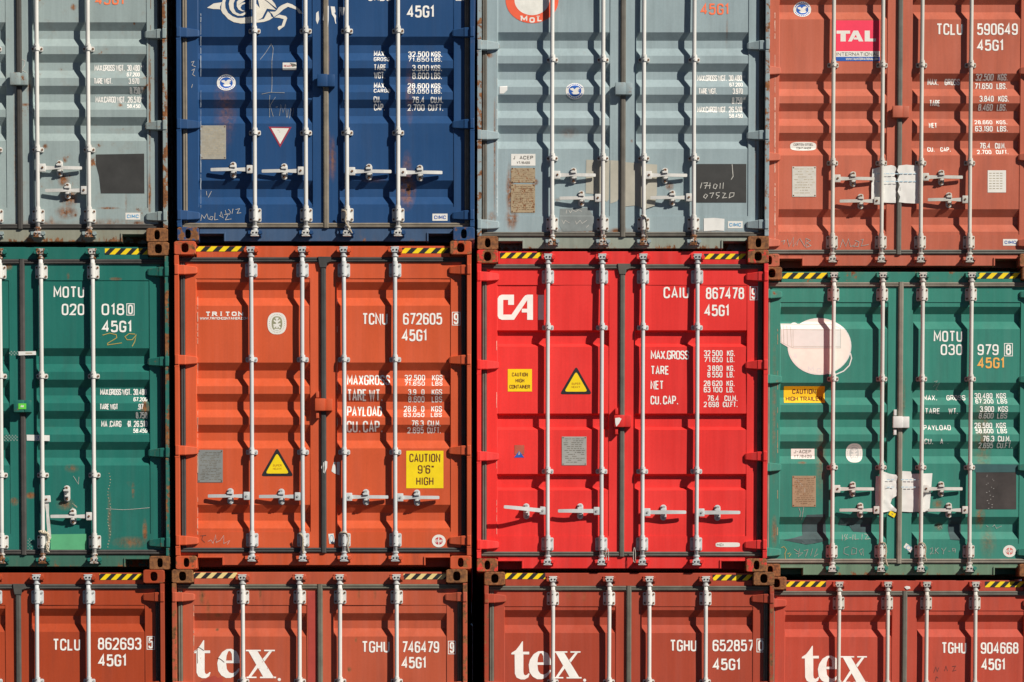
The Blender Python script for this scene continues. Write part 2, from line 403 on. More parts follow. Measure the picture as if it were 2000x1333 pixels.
# ---------------------------------------------------------------- container
TG = {'A': [551.4, 708.5, 769.5, 830.0, 986.3], 'B': [680.5, 741.8, 803.0, 863.4]}
class Box: pass
def template_z():
    T = Box(); T.org = Vector((P(631, 800, 0).x, 0, H))
    return T
def Lz(c, px, py, y):
    w = P(px, py, c.org.y + y) - c.org
    return w
TPL = template_z(); TPL.org = Vector((P(631, 800, 0).x, 0.0, H))
TZ = {k: Lz(TPL, 631, v, DP).z for k, v in dict(gb=1075, gt=508, sillb=1106, headt=481).items()}
THINGE = [Lz(TPL, 360, v, .02).z for v in (527, 703, 880, 1056)]
def groove_from(c, px, starts, red=False):
    out = []
    for s in starts:
        if red: offs = ((0, PP), (4.0, GD - .003), (27.0, GD - .003), (32.5, PP))
        else: offs = ((0, PP), (15.7, GD), (31.0, GD), (46.2, PP))
        out.append([(Lz(c, px, s + o * c.r, y).z, y) for o, y in offs])
    return out
X_IN, X_OUT, X_DOOR, X_GAS, X_POST = 25.5 * K, 249.5 * K, 270 * K, 280 * K, 281 * K

def warp(c, x, z):
    return c.warp * noise.noise(Vector((x * 2.1 + c.seed * 7.3, z * 2.4, c.seed * 3.1)))
def prof(c, x, z, sx):
    if not (X_IN - .001 < abs(x) < X_OUT + .001): return DP
    pr = c.profile
    if z > pr[0][0] or z < pr[-1][0]: return DP
    y = PP
    for (z0, y0), (z1, y1) in zip(pr, pr[1:]):
        if z1 <= z <= z0:
            t = (z0 - z) / max(z0 - z1, 1e-9); y = y0 + (y1 - y0) * t; break
    return y + warp(c, x, z)

def decal(c, name, polys, mats, off=.0016, plane=None, label=None, parent=None, rag=0.0):
    """flat markings in photo pixels laid onto the door sheet. polys: (pts, layer, material index)"""
    bm = bmesh.new(); lay = bm.faces.layers.int.new('lay'); info = []
    cxs = []
    for pts, ly, mi in polys:
        vs = []
        for p in pts:
            w = Lz(c, p[0], p[1], DP if plane is None else plane); vs.append(bm.verts.new((w.x, 0, w.z)))
            cxs.append(w.x)
        try: f = bm.faces.new(vs)
        except ValueError: continue
        f[lay] = ly; f.material_index = mi
    big = max(cxs) - min(cxs) > .16
    for f in bm.faces: f.normal_update()
    bmesh.ops.triangulate(bm, faces=[f for f in bm.faces if len(f.verts) > 4], ngon_method='EAR_CLIP')
    zs = [v.co.z for v in bm.verts]; z0, z1 = min(zs), max(zs); mx = sum(cxs) / len(cxs)
    if plane is None and abs(mx) > X_IN * .9:
        for z, y in c.profile:
            if z0 < z < z1: bmesh.ops.bisect_plane(bm, geom=bm.verts[:] + bm.edges[:] + bm.faces[:], plane_co=(0, 0, z), plane_no=(0, 0, 1), dist=1e-6)
    if big or rag:
        x0, x1 = min(cxs), max(cxs); n = int((x1 - x0) / (.03 if rag else .09))
        for i in range(1, n + 1):
            bmesh.ops.bisect_plane(bm, geom=bm.verts[:] + bm.edges[:] + bm.faces[:], plane_co=(x0 + (x1 - x0) * i / (n + 1), 0, 0), plane_no=(1, 0, 0), dist=1e-6)
        n = int((z1 - z0) / (.03 if rag else .09))
        for i in range(1, n + 1):
            bmesh.ops.bisect_plane(bm, geom=bm.verts[:] + bm.edges[:] + bm.faces[:], plane_co=(0, 0, z0 + (z1 - z0) * i / (n + 1)), plane_no=(0, 0, 1), dist=1e-6)
    done = set()
    for f in bm.faces:
        fx = f.calc_center_median().x
        for v in f.verts:
            if v in done: continue
            done.add(v)
            y = prof(c, fx if abs(v.co.x - fx) < .03 else v.co.x, v.co.z, 1) if plane is None else plane
            v.co.y = y - off - f[lay] * .0004 - rag * (.5 + .8 * noise.noise(Vector((v.co.x * 23, v.co.z * 20, c.seed))))
    for f in bm.faces:
        f.normal_update()
        if f.normal.y > 0: f.normal_flip()
    if rag:
        for f in bm.faces: f.smooth = True
    par = parent or (c.door[1] if mx > 0 else c.door[-1])
    if abs(mx) < .06 and parent is None and max(cxs) > 0 > min(cxs): par = c.root
    o = newobj(name, bm, mats, par, 'raw')
    if label: o['label'] = label
    return o

def words(c, name, items, mat, wt=.155, off=.0016, **kw):
    polys = []
    for it in items:
        polys += [(q, l, 0) for q, l in text_polys(*it, wt=wt)]
    return decal(c, name, polys, [mat], off=off, **kw)
def rect(x0, y0, x1, y1): return [(x0, y0), (x1, y0), (x1, y1), (x0, y1)]
def frame_polys(x0, y0, x1, y1, w):
    return [rect(x0, y0, x1, y0 + w), rect(x0, y1 - w, x1, y1), rect(x0, y0 + w, x0 + w, y1 - w), rect(x1 - w, y0 + w, x1, y1 - w)]

def strip(bm, a, b, w, axis, y=DP, h=.016, lips=True):
    """rubber seal with two lips: profile swept along x or z"""
    pr = [(-.5, 0), (-.47, .6), (-.30, 1), (-.08, .95), (0, .70), (.08, .95), (.30, 1), (.47, .6), (.5, 0)]
    if not lips: pr = [(-.5, 0), (-.48, .55), (-.36, .92), (-.14, 1), (.02, .93), (.12, 1), (.36, .92), (.48, .55), (.5, 0)]
    A, B = [], []
    for t, k in pr:
        if axis == 'x':
            A.append(bm.verts.new((a[0], y - k * h, a[1] + t * w))); B.append(bm.verts.new((b[0], y - k * h, b[1] + t * w)))
        else:
            A.append(bm.verts.new((a[0] + t * w, y - k * h, a[1]))); B.append(bm.verts.new((b[0] + t * w, y - k * h, b[1])))
    for i in range(len(pr) - 1): bm.faces.new((A[i], A[i + 1], B[i + 1], B[i]))
    bm.faces.new(A); bm.faces.new(B)

def build(spec):
    c = Box(); c.__dict__.update(dict(warp=.0035, rust=.2, fade=.25, dirt=.36, rail_rust=.35, cast_rust=.8, gask=(.040, .040, .038), hw='white', stains=(), gb=None, gt=None,
                                      sillb=None, headt=None, label='', turn=0.0, header_rust=None, joint=False, handles=[], guides=[], style='handle', post_rust=None, lock_white=False, brackets=False))
    c.__dict__.update(spec)
    yoff = COLY[c.col]; c.r = (0.9978, 1.0, 0.981, 0.944)[c.col]
    side, rx, ry = c.ref
    x = P(rx, ry, yoff).x - (W / 2 if side == 'R' else 0)
    c.org = Vector((x, yoff, (2 - c.row) * H)); c.seed = c.row * 4 + c.col
    cpx = (c.org.x - XE) / (DIST + yoff) * F + XH
    c.root = root = empty('shipping_container', c.org); root.rotation_euler = (0, 0, rad(c.turn))
    root['label'] = c.label; root['category'] = 'container'; root['group'] = 'containers stacked in the wall'
    z = {}
    for k in ('gb', 'gt', 'sillb', 'headt'):
        v = getattr(c, k); z[k] = Lz(c, cpx, v, DP).z if v is not None else TZ[k]
    if c.gb is None: dz = z['gt'] - TZ['gt']; dzb = 0.0; dzt = dz
    elif c.gt is None: dzb = z['gb'] - TZ['gb']; dzt = 0.0
    else: dzb = z['gb'] - TZ['gb']; dzt = z['gt'] - TZ['gt']
    z['sb'] = z['gb'] + 36 * K; z['stp'] = z['gt'] - 36 * K
    # grooves
    if c.grooves[0] == 'red': gs = groove_from(c, cpx, c.grooves[1], True)
    else:
        typ, t_anchor, py = c.grooves
        T0 = TPL if typ == 'A' else R2C1T
        gs = groove_from(T0, 631 if typ == 'A' else 250, TG[typ])
        sh = Lz(c, cpx, py, PP).z - Lz(T0, 631 if typ == 'A' else 250, t_anchor, PP).z
        gs = [[(zz + sh, yy) for zz, yy in g] for g in gs]
    pr = [(z['stp'], PP)]
    for g in gs: pr += g
    pr.append((z['sb'], PP)); c.profile = pr
    # materials
    nm = c.cname
    st_ = [(Lz(c, a, b, DP).x, Lz(c, a, b, DP).z, rx_ * K, rz_ * K, k) for a, b, rx_, rz_, k in c.stains]
    mp = paint(nm + '_paint', c.color, rust=c.rust, fade=c.fade, dirt=c.dirt, stains=st_)
    rc = c.__dict__.get('rail_color', tuple(x * .94 for x in c.color))
    ms = paint(nm + '_sill_paint', c.__dict__.get('sill_color', rc), rust=c.rail_rust * .8, fade=.4, dirt=.6, zr=(0.0, .07, .10 + .14 * c.rail_rust), rscale=22)
    mh = paint(nm + '_header_paint', rc, rust=c.header_rust or c.rust * .8, fade=.3, dirt=.3)
    mpo = paint(nm + '_post_paint', rc, rust=c.rail_rust if c.post_rust is None else c.post_rust, fade=.5, dirt=.3, rscale=15)
    mc = paint(nm + '_casting_paint', rc, rust=c.cast_rust, fade=.4, dirt=.5, rscale=14, dents=.5)
    mhg = paint(nm + '_fitting_paint', rc, rust=min(.8, c.rail_rust), fade=.4, dirt=.35, rscale=18)
    mg = simple(nm + '_rubber', c.gask, rough=.75, var=.22, scale=9)
    hw = HW[c.hw]
    # castings
    for top in (True, False):
        for sx in (1, -1):
            def fc(bm):
                f_casting(bm, top)
                if sx < 0:
                    for v in bm.verts: v.co.x = -v.co.x
            for back in (False, True):
                bm = bmesh.new(); fc(bm)
                for v in bm.verts:
                    v.co.x += sx * W / 2; v.co.z += (H - .112) if top else 0.0
                    if back: v.co.y = LEN - v.co.y
                newobj('corner_casting', bm, mc, root)
    # posts
    for sx in (1, -1):
        bm = bmesh.new()
        x0, x1 = sorted((sx * X_POST, sx * (W / 2 - .001)))
        box(bm, x0, x1, .003, .125, .1135, H - .1135, .004)
        x0, x1 = sorted((sx * (X_POST - .0005), sx * (X_DOOR - .05)))
        box(bm, x0, x1, .118, .16, .1135, H - .1135)
        for zz in [h for h in THINGE[1:]]:
            x0, x1 = sorted((sx * (X_POST + .001), sx * (W / 2 + .0005)))
            box(bm, x0, x1, .0015, .05, zz + dzb - .058, zz + dzb - .050)
        newobj('corner_post', bm, mpo, root)
        bm = bmesh.new(); x0, x1 = sorted((sx * (W / 2 - .12), sx * W / 2))
        box(bm, x0, x1, LEN - .10, LEN - .002, .1135, H - .1135, .004)
        newobj('corner_post', bm, mpo, root)
    # header and sill
    xc = W / 2 - .1775
    bm = bmesh.new()
    box(bm, -xc, xc, DP - .002, .17, z['gt'] + 4.5 * K, z['headt'], .005)
    box(bm, -X_POST + .001, X_POST - .001, DP + .012, .165, z['gt'] - .01, min(H - .1125, z['gt'] + .05))
    newobj('header', bm, mh, root, None)
    bm = bmesh.new()
    sb = max(z['sillb'] + 1.6 * K, .004); stt = z['gb'] - 4.5 * K; nx0, nx1, nz = xc - 1.5 * K, xc - 48 * K, sb + 14.5 * K
    for s in (1,):
        prism(bm, [(-xc, stt), (-xc, nz), (-nx1, nz), (-nx1, sb), (nx1, sb), (nx1, nz), (xc, nz), (xc, stt)][::-1], DP - .003, DP + .012, 0, .003)
    box(bm, -X_POST + .001, X_POST - .001, DP + .014, .16, max(stt - .02, .1125), stt + .012)
    for s in (-1, 1):   # pressed lips round the two pockets
        a, b = sorted((s * (nx1), s * (nx1 - 3.0 * K)))
        box(bm, a, b, DP - .012, .20, sb, nz + 2.6 * K, .003)
        a, b = sorted((s * nx1, s * (xc)))
        box(bm, a, b, DP - .011, .20, nz, nz + 2.5 * K, .003)
    box(bm, -nx1 + 3 * K, nx1 - 3 * K, DP + .0125, .12, sb + .004, sb + .012)
    newobj('sill', bm, ms, root)
    # enclosing shell
    mshell = mpo
    for sx in (1, -1):
        bm = bmesh.new()
        xo, xi = sx * (W / 2 - .012), sx * (W / 2 - .05)
        pitch = .278; y = .17; pts = [(xi, .165)]
        while y < LEN - .20:
            pts += [(xi, y + .04), (xo, y + .108), (xo, y + .178), (xi, y + .246)]; y += pitch
        pts.append((xi, LEN - .165))
        zb, zt = .16, H - .09
        A = [bm.verts.new((px, py, zb)) for px, py in pts]; B = [bm.verts.new((px, py, zt)) for px, py in pts]
        for i in range(len(pts) - 1): bm.faces.new((A[i], A[i + 1], B[i + 1], B[i]))
        a, b = sorted((sx * (W / 2 - .002), sx * (W / 2 - .062)))
        box(bm, a, b, .162, LEN - .162, H - .10, H - .010)
        box(bm, a, b, .162, LEN - .162, .008, .165)
        newobj('side_wall', bm, mshell, root)
    bm = bmesh.new(); xi = W / 2 - .064
    box(bm, -xi, xi, .171, LEN - .03, H - .075, H - .055); newobj('roof', bm, mshell, root)
    bm = bmesh.new(); box(bm, -xi, xi, .205, LEN - .03, .14, .165)
    for i in range(38): box(bm, -xi, xi, .30 + i * .31, .345 + i * .31, .035, .139)
    newobj('floor', bm, mpo, root)
    bm = bmesh.new(); box(bm, -xi, xi, LEN - .029, LEN - .005, .03, H - .04); newobj('rear_wall', bm, mshell, root)
    # doors
    c.door = {}
    for sx in (-1, 1):
        bm = bmesh.new()
        def q(*p): return bm.faces.new([bm.verts.new(v) for v in p])
        zt, zb = z['gt'] - 5 * K, z['gb'] + 5 * K
        xa, xb, xi_, xo_ = sx * 5 * K, sx * X_DOOR, sx * X_IN, sx * X_OUT
        # frame faces
        q((xa, DP, zb), (xi_, DP, zb), (xi_, DP, zt), (xa, DP, zt)); q((xo_, DP, zb), (xb, DP, zb), (xb, DP, zt), (xo_, DP, zt))
        q((xi_, DP, z['stp']), (xo_, DP, z['stp']), (xo_, DP, zt), (xi_, DP, zt)); q((xi_, DP, zb), (xo_, DP, zb), (xo_, DP, z['sb']), (xi_, DP, z['sb']))
        q((xi_, DP, z['stp']), (xo_, DP, z['stp']), (xo_, PP + .012, z['stp']), (xi_, PP + .012, z['stp'])); q((xi_, DP, z['sb']), (xo_, DP, z['sb']), (xo_, PP + .012, z['sb']), (xi_, PP + .012, z['sb']))
        for xx in (xa, xb): q((xx, DP, zb), (xx, DP, zt), (xx, .117, zt), (xx, .117, zb))
        q((xa, DP, zt), (xb, DP, zt), (xb, .117, zt), (xa, .117, zt)); q((xa, DP, zb), (xb, DP, zb), (xb, .117, zb), (xa, .117, zb))
        q((xa, .117, zb), (xb, .117, zb), (xb, .117, zt), (xa, .117, zt))
        # pressed sheet
        prz = []
        for (z0, y0), (z1, y1) in zip(c.profile, c.profile[1:]):
            n = max(1, int((z0 - z1) / .07))
            for i in range(n): prz.append((z0 + (z1 - z0) * i / n, y0 + (y1 - y0) * i / n))
        prz.append(c.profile[-1]); NX = 16
        grid = []
        for zz, yy in prz:
            row = []
            for i in range(NX + 1):
                xx = xi_ + sx * .007 + (xo_ - xi_ - sx * .014) * i / NX
                row.append(bm.verts.new((xx, yy + warp(c, xx, zz), zz)))
            grid.append(row)
        for a, b in zip(grid, grid[1:]):
            for i in range(NX): bm.faces.new((a[i], a[i + 1], b[i + 1], b[i]))
        for i, xx in ((0, xi_), (NX, xo_)):
            for a, b in zip(grid, grid[1:]):
                d0 = bm.verts.new((xx, DP, a[i].co.z)); d1 = bm.verts.new((xx, DP, b[i].co.z))
                bm.faces.new((d0, a[i], b[i], d1))
        d = newobj('door', bm, mp, root, rad(14)); c.door[sx] = d
        # rubber seal
        bm = bmesh.new(); g5 = 10 * K
        zt5, zb5 = z['gt'], z['gb']
        strip(bm, (sx * 5.2 * K, zt5), (sx * X_GAS, zt5), g5, 'x'); strip(bm, (sx * 5.2 * K, zb5), (sx * X_GAS, zb5), g5, 'x')
        strip(bm, (sx * 275 * K, zb5 - g5 * .5), (sx * 275 * K, zt5 + g5 * .5), g5 * .96, 'z', y=DP + .006, h=.016)
        if sx > 0:
            strip(bm, (0, zb5 - g5 * .5), (0, zt5 + g5 * .5), 11.0 * K, 'z', h=.022, lips=False)
            if c.joint:
                prism(bm, [(-10 * K, zt5 + 5.5 * K), (16 * K, zt5 + 5.2 * K), (16 * K, zt5 - 4 * K), (8 * K, zt5 - 7 * K), (6.4 * K, zt5 - 16 * K), (-6.4 * K, zt5 - 16 * K), (-8.5 * K, zt5 - 7 * K)], DP - .026, DP, 0, .003)
        newobj('door_gasket', bm, mg, d, rad(50))
        # hinges
        mk = 'hinge%d' % sx
        for i, hz in enumerate(THINGE):
            sh = dzt if i < 2 and c.gb is None else (dzb if c.gt is None else (dzt if i < 2 else dzb))
            if c.gt is None and i < 2: sh = dzb
            if c.gb is None: sh = dzt
            if not hasattr(c, mk): setattr(c, mk, mesh_of('hinge', lambda bm: f_hinge(bm, sx), mhg, rad(12)))
            link('hinge', getattr(c, mk), d, (sx * X_POST, 0, hz + sh))
    # rods and their fittings
    zplT, zplB = z['gt'] - 20.5 * K, z['gb'] + 20 * K
    zcT, zcB = z['gt'] + 13.5 * K, z['gb'] - 12.5 * K
    keep1 = mesh_of('cam_keeper', lambda bm: grow(bm, f_keeper, 1), mh, rad(30)); keepm1 = mesh_of('cam_keeper', lambda bm: grow(bm, f_keeper, -1), mh, rad(30))
    c.rodx = []
    rods = c.rods[1]
    for i, rx in enumerate(rods):
        x = Lz(c, rx, c.rods[0], RY).x; c.rodx.append(x)
        d = c.door[1 if i > 1 else -1]
        bm = bmesh.new()
        bend = random.uniform(-.003, .003); n = 10; prev = None
        pts = [(bend * math.sin(math.pi * k / n), 0, zcB + .01 + (zcT - zcB - .02) * k / n) for k in range(n + 1)]
        tube(bm, pts, .0172, 14)
        newobj('locking_rod', bm, hw['m'], d).location = (x, RY, 0)
        link('rod_bearing', hw['bearing'], d, (x, RY, zplT)); link('rod_bearing', hw['bearing'], d, (x, RY, zplB))
        link('locking_cam', hw['cam1'], d, (x, RY, zcT)); link('locking_cam', hw['cam-1'], d, (x, RY, zcB))
        link('cam_keeper', keep1, root, (x, RY, zcT)); link('cam_keeper', keepm1, root, (x, RY, zcB))
        for gy in c.guides:
            gz = Lz(c, rx, gy, RY).z if isinstance(gy, (int, float)) else TPLG[int(gy)] + (dzb if c.gt is None else dzt)
            link('rod_guide', hw['guide'], d, (x, RY, gz))
    for hspec in c.handles:
        i, dr, py = hspec[:3]; kind = hspec[3] if len(hspec) > 3 else c.style
        d = c.door[1 if i > 1 else -1]
        zz = Lz(c, rods[i], py, RY).z if isinstance(py, (int, float)) else TPLH + dzt
        x = c.rodx[i]
        if kind == 'hang':
            o = link('locking_handle', hw['handle1'], d, (x, RY, zz)); o.rotation_euler = (0, rad(86), 0); o.location.x += .03
            o['label'] = 'white locking handle hanging straight down unlatched'
            o = link('handle_catch', hw['catch'], d, (x + .178 + .02, RY, zz + .01)); continue
        o = link('locking_handle', hw['%s%d' % (kind, dr)], d, (x, RY, zz))
        if kind == 'far': o.rotation_euler = (0, rad(4.5), 0)
        link('handle_catch', hw['catch'], d, (x + dr * .178, RY, zz))
    # seal box over the meeting edge
    zl = Lz(c, cpx, c.lock, DP).z if isinstance(c.lock, (int, float)) else TPLL + dzt
    bm = bmesh.new()
    box(bm, -16 * K, 4 * K, DP - .062, DP - .020, zl - 12 * K, zl + 12 * K, .006)
    box(bm, 3.5 * K, 18 * K, DP - .050, DP - .001, zl - 11.6 * K, zl + 11.6 * K, .006)
    box(bm, -15 * K, -11 * K, DP - .025, DP - .001, zl - 9 * K, zl + 9 * K)
    if c.brackets:
        for s in (1, -1): box(bm, -14 * K, -8.5 * K, DP - .045, DP - .001, zl + s * 20 * K - 6 * K, zl + s * 20 * K + 6 * K, .002)
    o = newobj('seal_box', bm, simple(nm + '_white_seal_box', (.66, .66, .64)) if c.lock_white else mhg, root, rad(40))
    if c.lock_white: o['label'] = 'white painted seal box over the door gap'
    # hazard stripes
    for s, st_box in c.hazard.items():
        x0, x1, y0, y1 = st_box; bm = bmesh.new()
        xa, xb = Lz(c, x0, y0, DP).x, Lz(c, x1, y0, DP).x; zt, zb = Lz(c, x0, y0, DP).z, Lz(c, x0, y1, DP).z
        n = 8; pit = (xb - xa) / 4.0; yy = DP - .0035; sl = (zt - zb) * 1.0
        for k in range(-2, 10):
            a = xa + k * pit / 2 + c.hphase * pit / 2
            poly = [(a, zb), (a + pit / 2, zb), (a + pit / 2 + sl, zt), (a + sl, zt)]
            cl = clip(poly, xa, xb)
            if len(cl) > 2:
                f = bm.faces.new([bm.verts.new((p[0], yy, p[1])) for p in cl]); f.material_index = k % 2
        mats = [M['yellow'] if not c.hpale else M['pale_yellow'], M['black']]
        o = newobj('hazard_stripe', bm, mats, root)
        bmf = o.data
        sm = o.modifiers.new('thick', 'SOLIDIFY'); sm.thickness = .0012; sm.offset = -1
    return c
def clip(poly, x0, x1):
    for lim, sg in ((x0, 1), (x1, -1)):
        out = []
        for i, p in enumerate(poly):
            q = poly[i - 1]; ip, iq = (p[0] - lim) * sg >= 0, (q[0] - lim) * sg >= 0
            if ip != iq:
                t = (lim - q[0]) / (p[0] - q[0]); out.append((lim, q[1] + t * (p[1] - q[1])))
            if ip: out.append(p)
        poly = out
        if not poly: return poly
    return poly
TPLG = [Lz(TPL, 490, 701, RY).z, Lz(TPL, 490, 882, RY).z]; TPLH = Lz(TPL, 490, 970, RY).z; TPLL = Lz(TPL, 631, 792, DP).z
R2C1T = Box(); R2C1T.r = 1.0; R2C1T.org = Vector((P(331.5, 800, COLY[0]).x - W / 2, COLY[0], H)); TPL.r = 1.0

# ---------------------------------------------------------------- the twelve containers
BL, BR = 'handle', 'handle'
def alb(r, g, b, k=1.14):
    return tuple(min(.8, v / k) for v in lin((r, g, b)))
GREY = alb(158, 175, 175); RUB_OLD = (.155, .145, .115)
D = dict(hazard={}, hphase=0, hpale=False, lock=None)
def mk(**kw):
    s = dict(D); s.update(kw); return build(s)
C11 = mk(hw='aged', sill_color=alb(148, 150, 134), row=0, col=0, cname='grey_left', ref=('R', 327.5, 465), color=GREY, rust=.62, rail_rust=.75, post_rust=1.35, cast_rust=2.2, gb=443, sillb=474.5, gask=(.055, .052, .048),
   grooves=('B', 680.5, 44), rods=(240, [-142, -8.5, 72.5, 173]), guides=[94.6, 291.6], handles=[(2, 1, 328), (3, -1, 372), (1, -1, 372), (0, 1, 328)], lock=157,
   stains=[(143, 14, 7, 8, 1), (124, 352, 13, 16, .9), (135, 385, 22, 22, .9), (130, 415, 26, 16, .7), (147, 421, 5, 5, 1), (127, 312, 6, 8, .8), (58, 165, 8, 40, .5), (262, 46, 3, 3, 1), (50, 205, 14, 4, .6), (212, 407, 26, 3, .8), (270, 436, 20, 6, .7), (88, 286, 7, 6, .9), (212, 436, 90, 10, .45), (80, 438, 60, 10, .5), (292, 200, 3, 170, .7), (100, 440, 8, 20, .6), (292, 380, 4, 60, .8), (180, 440, 8, 16, .6), (30, 300, 4, 180, .45), (246, 395, 3, 26, .35)],
   label='grey container with rusty streaks below its handles, leftmost of the top row')
C12 = mk(sill_color=alb(70, 96, 130), turn=-.185, row=0, col=1, cname='blue', ref=('C', 636.3, 460), color=alb(39, 79, 127), rust=.12, rail_rust=.35, cast_rust=1.2, gb=441, sillb=473.5, gask=(.20, .175, .135), fade=.2,
   grooves=('A', 986.3, 353), rods=(200, [497, 597, 677.6, 777.3]), guides=[59.5, 258.5], handles=[(0, -1, 331), (1, -1, 334), (2, 1, 335), (3, 1, 337)], lock=160,
   stains=[(440, 210, 26, 90, .28), (795, 365, 20, 50, .7), (795, 330, 12, 40, .35), (642, 300, 5, 60, .5), (800, 180, 10, 70, .35), (730, 352, 30, 6, .3), (650, 310, 8, 50, .45), (640, 120, 5, 70, .35), (500, 440, 60, 6, .25), (760, 440, 90, 6, .3)],
   label='dark blue container with a white leaping sea horse on its left door')
C13 = mk(hw='aged', sill_color=alb(152, 160, 148), row=0, col=2, cname='grey_middle', ref=('C', 1216.9, 470), color=alb(158, 177, 182), rust=.16, rail_rust=.7, post_rust=1.2, cast_rust=2.2, gb=458.5, sillb=487.7, gask=(.12, .112, .095),
   grooves=('B', 680.5, 63.4), rods=(200, [1079, 1178, 1258, 1356]), guides=[116, 308.6], handles=[(0, 1, 342), (1, -1, 387), (2, 1, 342.4), (3, -1, 386)], lock=176,
   stains=[(996, 372, 10, 60, .8), (1000, 428, 16, 26, .8), (1045, 356, 8, 8, .9), (953, 108, 14, 8, .9), (1308, 364, 10, 10, .8), (1234, 276, 3, 4, 1), (1112, 258, 24, 12, .3), (1203, 452, 14, 8, .8), (1216, 450, 10, 8, .8), (1160, 452, 120, 8, .45), (1380, 455, 100, 8, .4), (966, 300, 3, 170, .55), (1476, 300, 3, 150, .4), (1090, 390, 8, 5, .5), (960, 425, 12, 14, .6), (1420, 60, 3, 40, .3)],
   label='grey container with a chalked black panel and a red ring emblem on its doors')
C14 = mk(row=0, col=3, cname='salmon', ref=('C', 1757.5, 450), color=alb(198, 108, 84), rust=.02, rail_rust=.25, cast_rust=1.4, gb=493, sillb=521.5, gask=(.12, .12, .105), fade=.3, hw='cream',
   grooves=('A', 986.3, 409), rods=(130, [1628, 1723.8, 1801, 1896.7]), guides=[126.5, 317.8], handles=[(0, 1, 349), (1, -1, 392.8), (2, 1, 346), (3, -1, 390)], lock=221,
   stains=[(1830, 505, 30, 12, .3), (1712, 500, 10, 10, .3)],
   label='faded salmon red container with a pink square leasing sign on its left door')
C21 = mk(header_rust=.4, sill_color=alb(66, 112, 96), row=1, col=0, cname='green_left', ref=('R', 331.5, 800), color=alb(38, 117, 106), rust=.20, rail_rust=.8, post_rust=1.25, cast_rust=2.2, gb=1079, gt=511.8, sillb=1108.8, headt=483, gask=(.060, .056, .053), hw='aged', fade=.3,
   grooves=('B', 680.5, 680.5), rods=(780, [-132, 1, 81.5, 182.5]), guides=[734.5, 928], handles=[(2, 1, 966, 'hang'), (3, -1, 1008.8), (1, -1, 1010), (0, -1, 966)], lock=795,
   stains=[(283, 797, 10, 20, 1.0), (60, 968, 12, 8, .9), (127, 985, 20, 14, .5), (260, 958, 4, 18, .7), (283, 1040, 6, 30, .8), (255, 1060, 40, 14, .5), (214, 1010, 5, 60, .35), (16, 518, 10, 12, .8), (28, 980, 10, 10, .7), (140, 915, 16, 10, .4), (226, 545, 14, 4, .7), (133, 540, 4, 8, .6)],
   hazard={'R': (205, 291, 485.8, 497.6)}, hphase=.8,
   label='dark green container with yellow chalk figures on its door, leftmost of the middle row')
C22 = mk(joint=True, turn=-.225, row=1, col=1, cname='orange', ref=('C', 631, 800), color=alb(216, 94, 55), rust=.03, rail_rust=.12, cast_rust=1.15, gb=1075, gt=508, sillb=1106, headt=481, gask=(.050, .052, .052), hw='grey', fade=.18, dirt=.2,
   grooves=('A', 551.4, 551.4), rods=(800, [491, 591, 671.8, 771.8]), guides=[702, 883], handles=[(0, -1, 969), (1, -1, 970), (2, 1, 971), (3, 1, 972)], lock=792, brackets=True,
   hazard={'L': (383, 478.7, 481.6, 491.6), 'R': (785, 881, 485, 495.4)}, hphase=-.35,
   label='bright orange container with a yellow caution sticker on its right door')
C23 = mk(joint=True, row=1, col=2, cname='red', ref=('C', 1215.6, 800), color=alb(237, 58, 54), rust=.0, rail_rust=.06, cast_rust=1.6, gb=1082.7, gt=521.4, sillb=1112.4, headt=491.4, gask=(.105, .100, .085), hw='grey', fade=.12, dirt=.15, warp=.005,
   grooves=('red', [645.5, 808, 926]), rods=(800, [1070, 1175.5, 1255.4, 1361.2]), guides=[639.6, 920.6], handles=[(0, -1, 998.5, 'far'), (1, -1, 998.5, 'flat'), (2, 1, 1001, 'flat'), (3, 1, 1001.5, 'flat')], lock=824, brackets=True,
   hazard={'L': (976.5, 1059, 494, 505), 'R': (1374, 1456.5, 496.2, 506.6)}, hphase=.1,
   label='bright red container with three grooves across each door')
C24 = mk(header_rust=.75, sill_color=alb(112, 142, 118), row=1, col=3, cname='green_right', ref=('C', 1760, 800), color=alb(60, 139, 123), rust=.16, rail_rust=.7, post_rust=.5, cast_rust=2.2, gb=1096.5, gt=556.5, sillb=1125, headt=531.5, gask=(.21, .19, .155), hw='warm', fade=.4,
   grooves=('A', 551.4, 599.6), rods=(800, [1627.3, 1722.6, 1800.5, 1895.8]), guides=[740, 913], handles=[(0, 1, 955.3), (1, -1, 996.6), (2, 1, 955), (3, -1, 996.6)], lock=826, brackets=True, lock_white=True,
   stains=[(1604, 900, 14, 90, .35), (1920, 850, 22, 110, .42), (1915, 1010, 12, 30, .6), (1765, 800, 5, 90, .3), (1768, 835, 8, 5, .9), (1512, 800, 6, 180, .3), (1832, 985, 14, 12, .5), (1835, 1028, 10, 10, .6), (1566, 904, 12, 4, .6), (1930, 1060, 20, 40, .3), (1512, 1040, 8, 40, .5)],
   hazard={'L': (1528.4, 1618, 533.4, 544.6), 'R': (1906, 1995, 533.4, 544.6)}, hphase=-.2,
   label='sun-bleached green container with a pale round emblem and torn papers on its doors')
C31 = mk(joint=True, row=2, col=0, cname='brick', ref=('R', 321.5, 1200), color=alb(178, 74, 42), rust=.04, rail_rust=.3, cast_rust=0.95, gt=1146.3, headt=1119, gask=(.075, .075, .068), hw='grey', fade=.12,
   grooves=('A', 551.4, 1189), rods=(1230, [-136, -8.7, 72.5, 173]), guides=[1331, '1'], handles=[(0, -1, 't'), (1, -1, 't'), (2, 1, 't'), (3, 1, 't')],
   hazard={'R': (194.4, 278, 1121.4, 1133)}, hphase=.1,
   label='brick brown container at the left end of the bottom row')
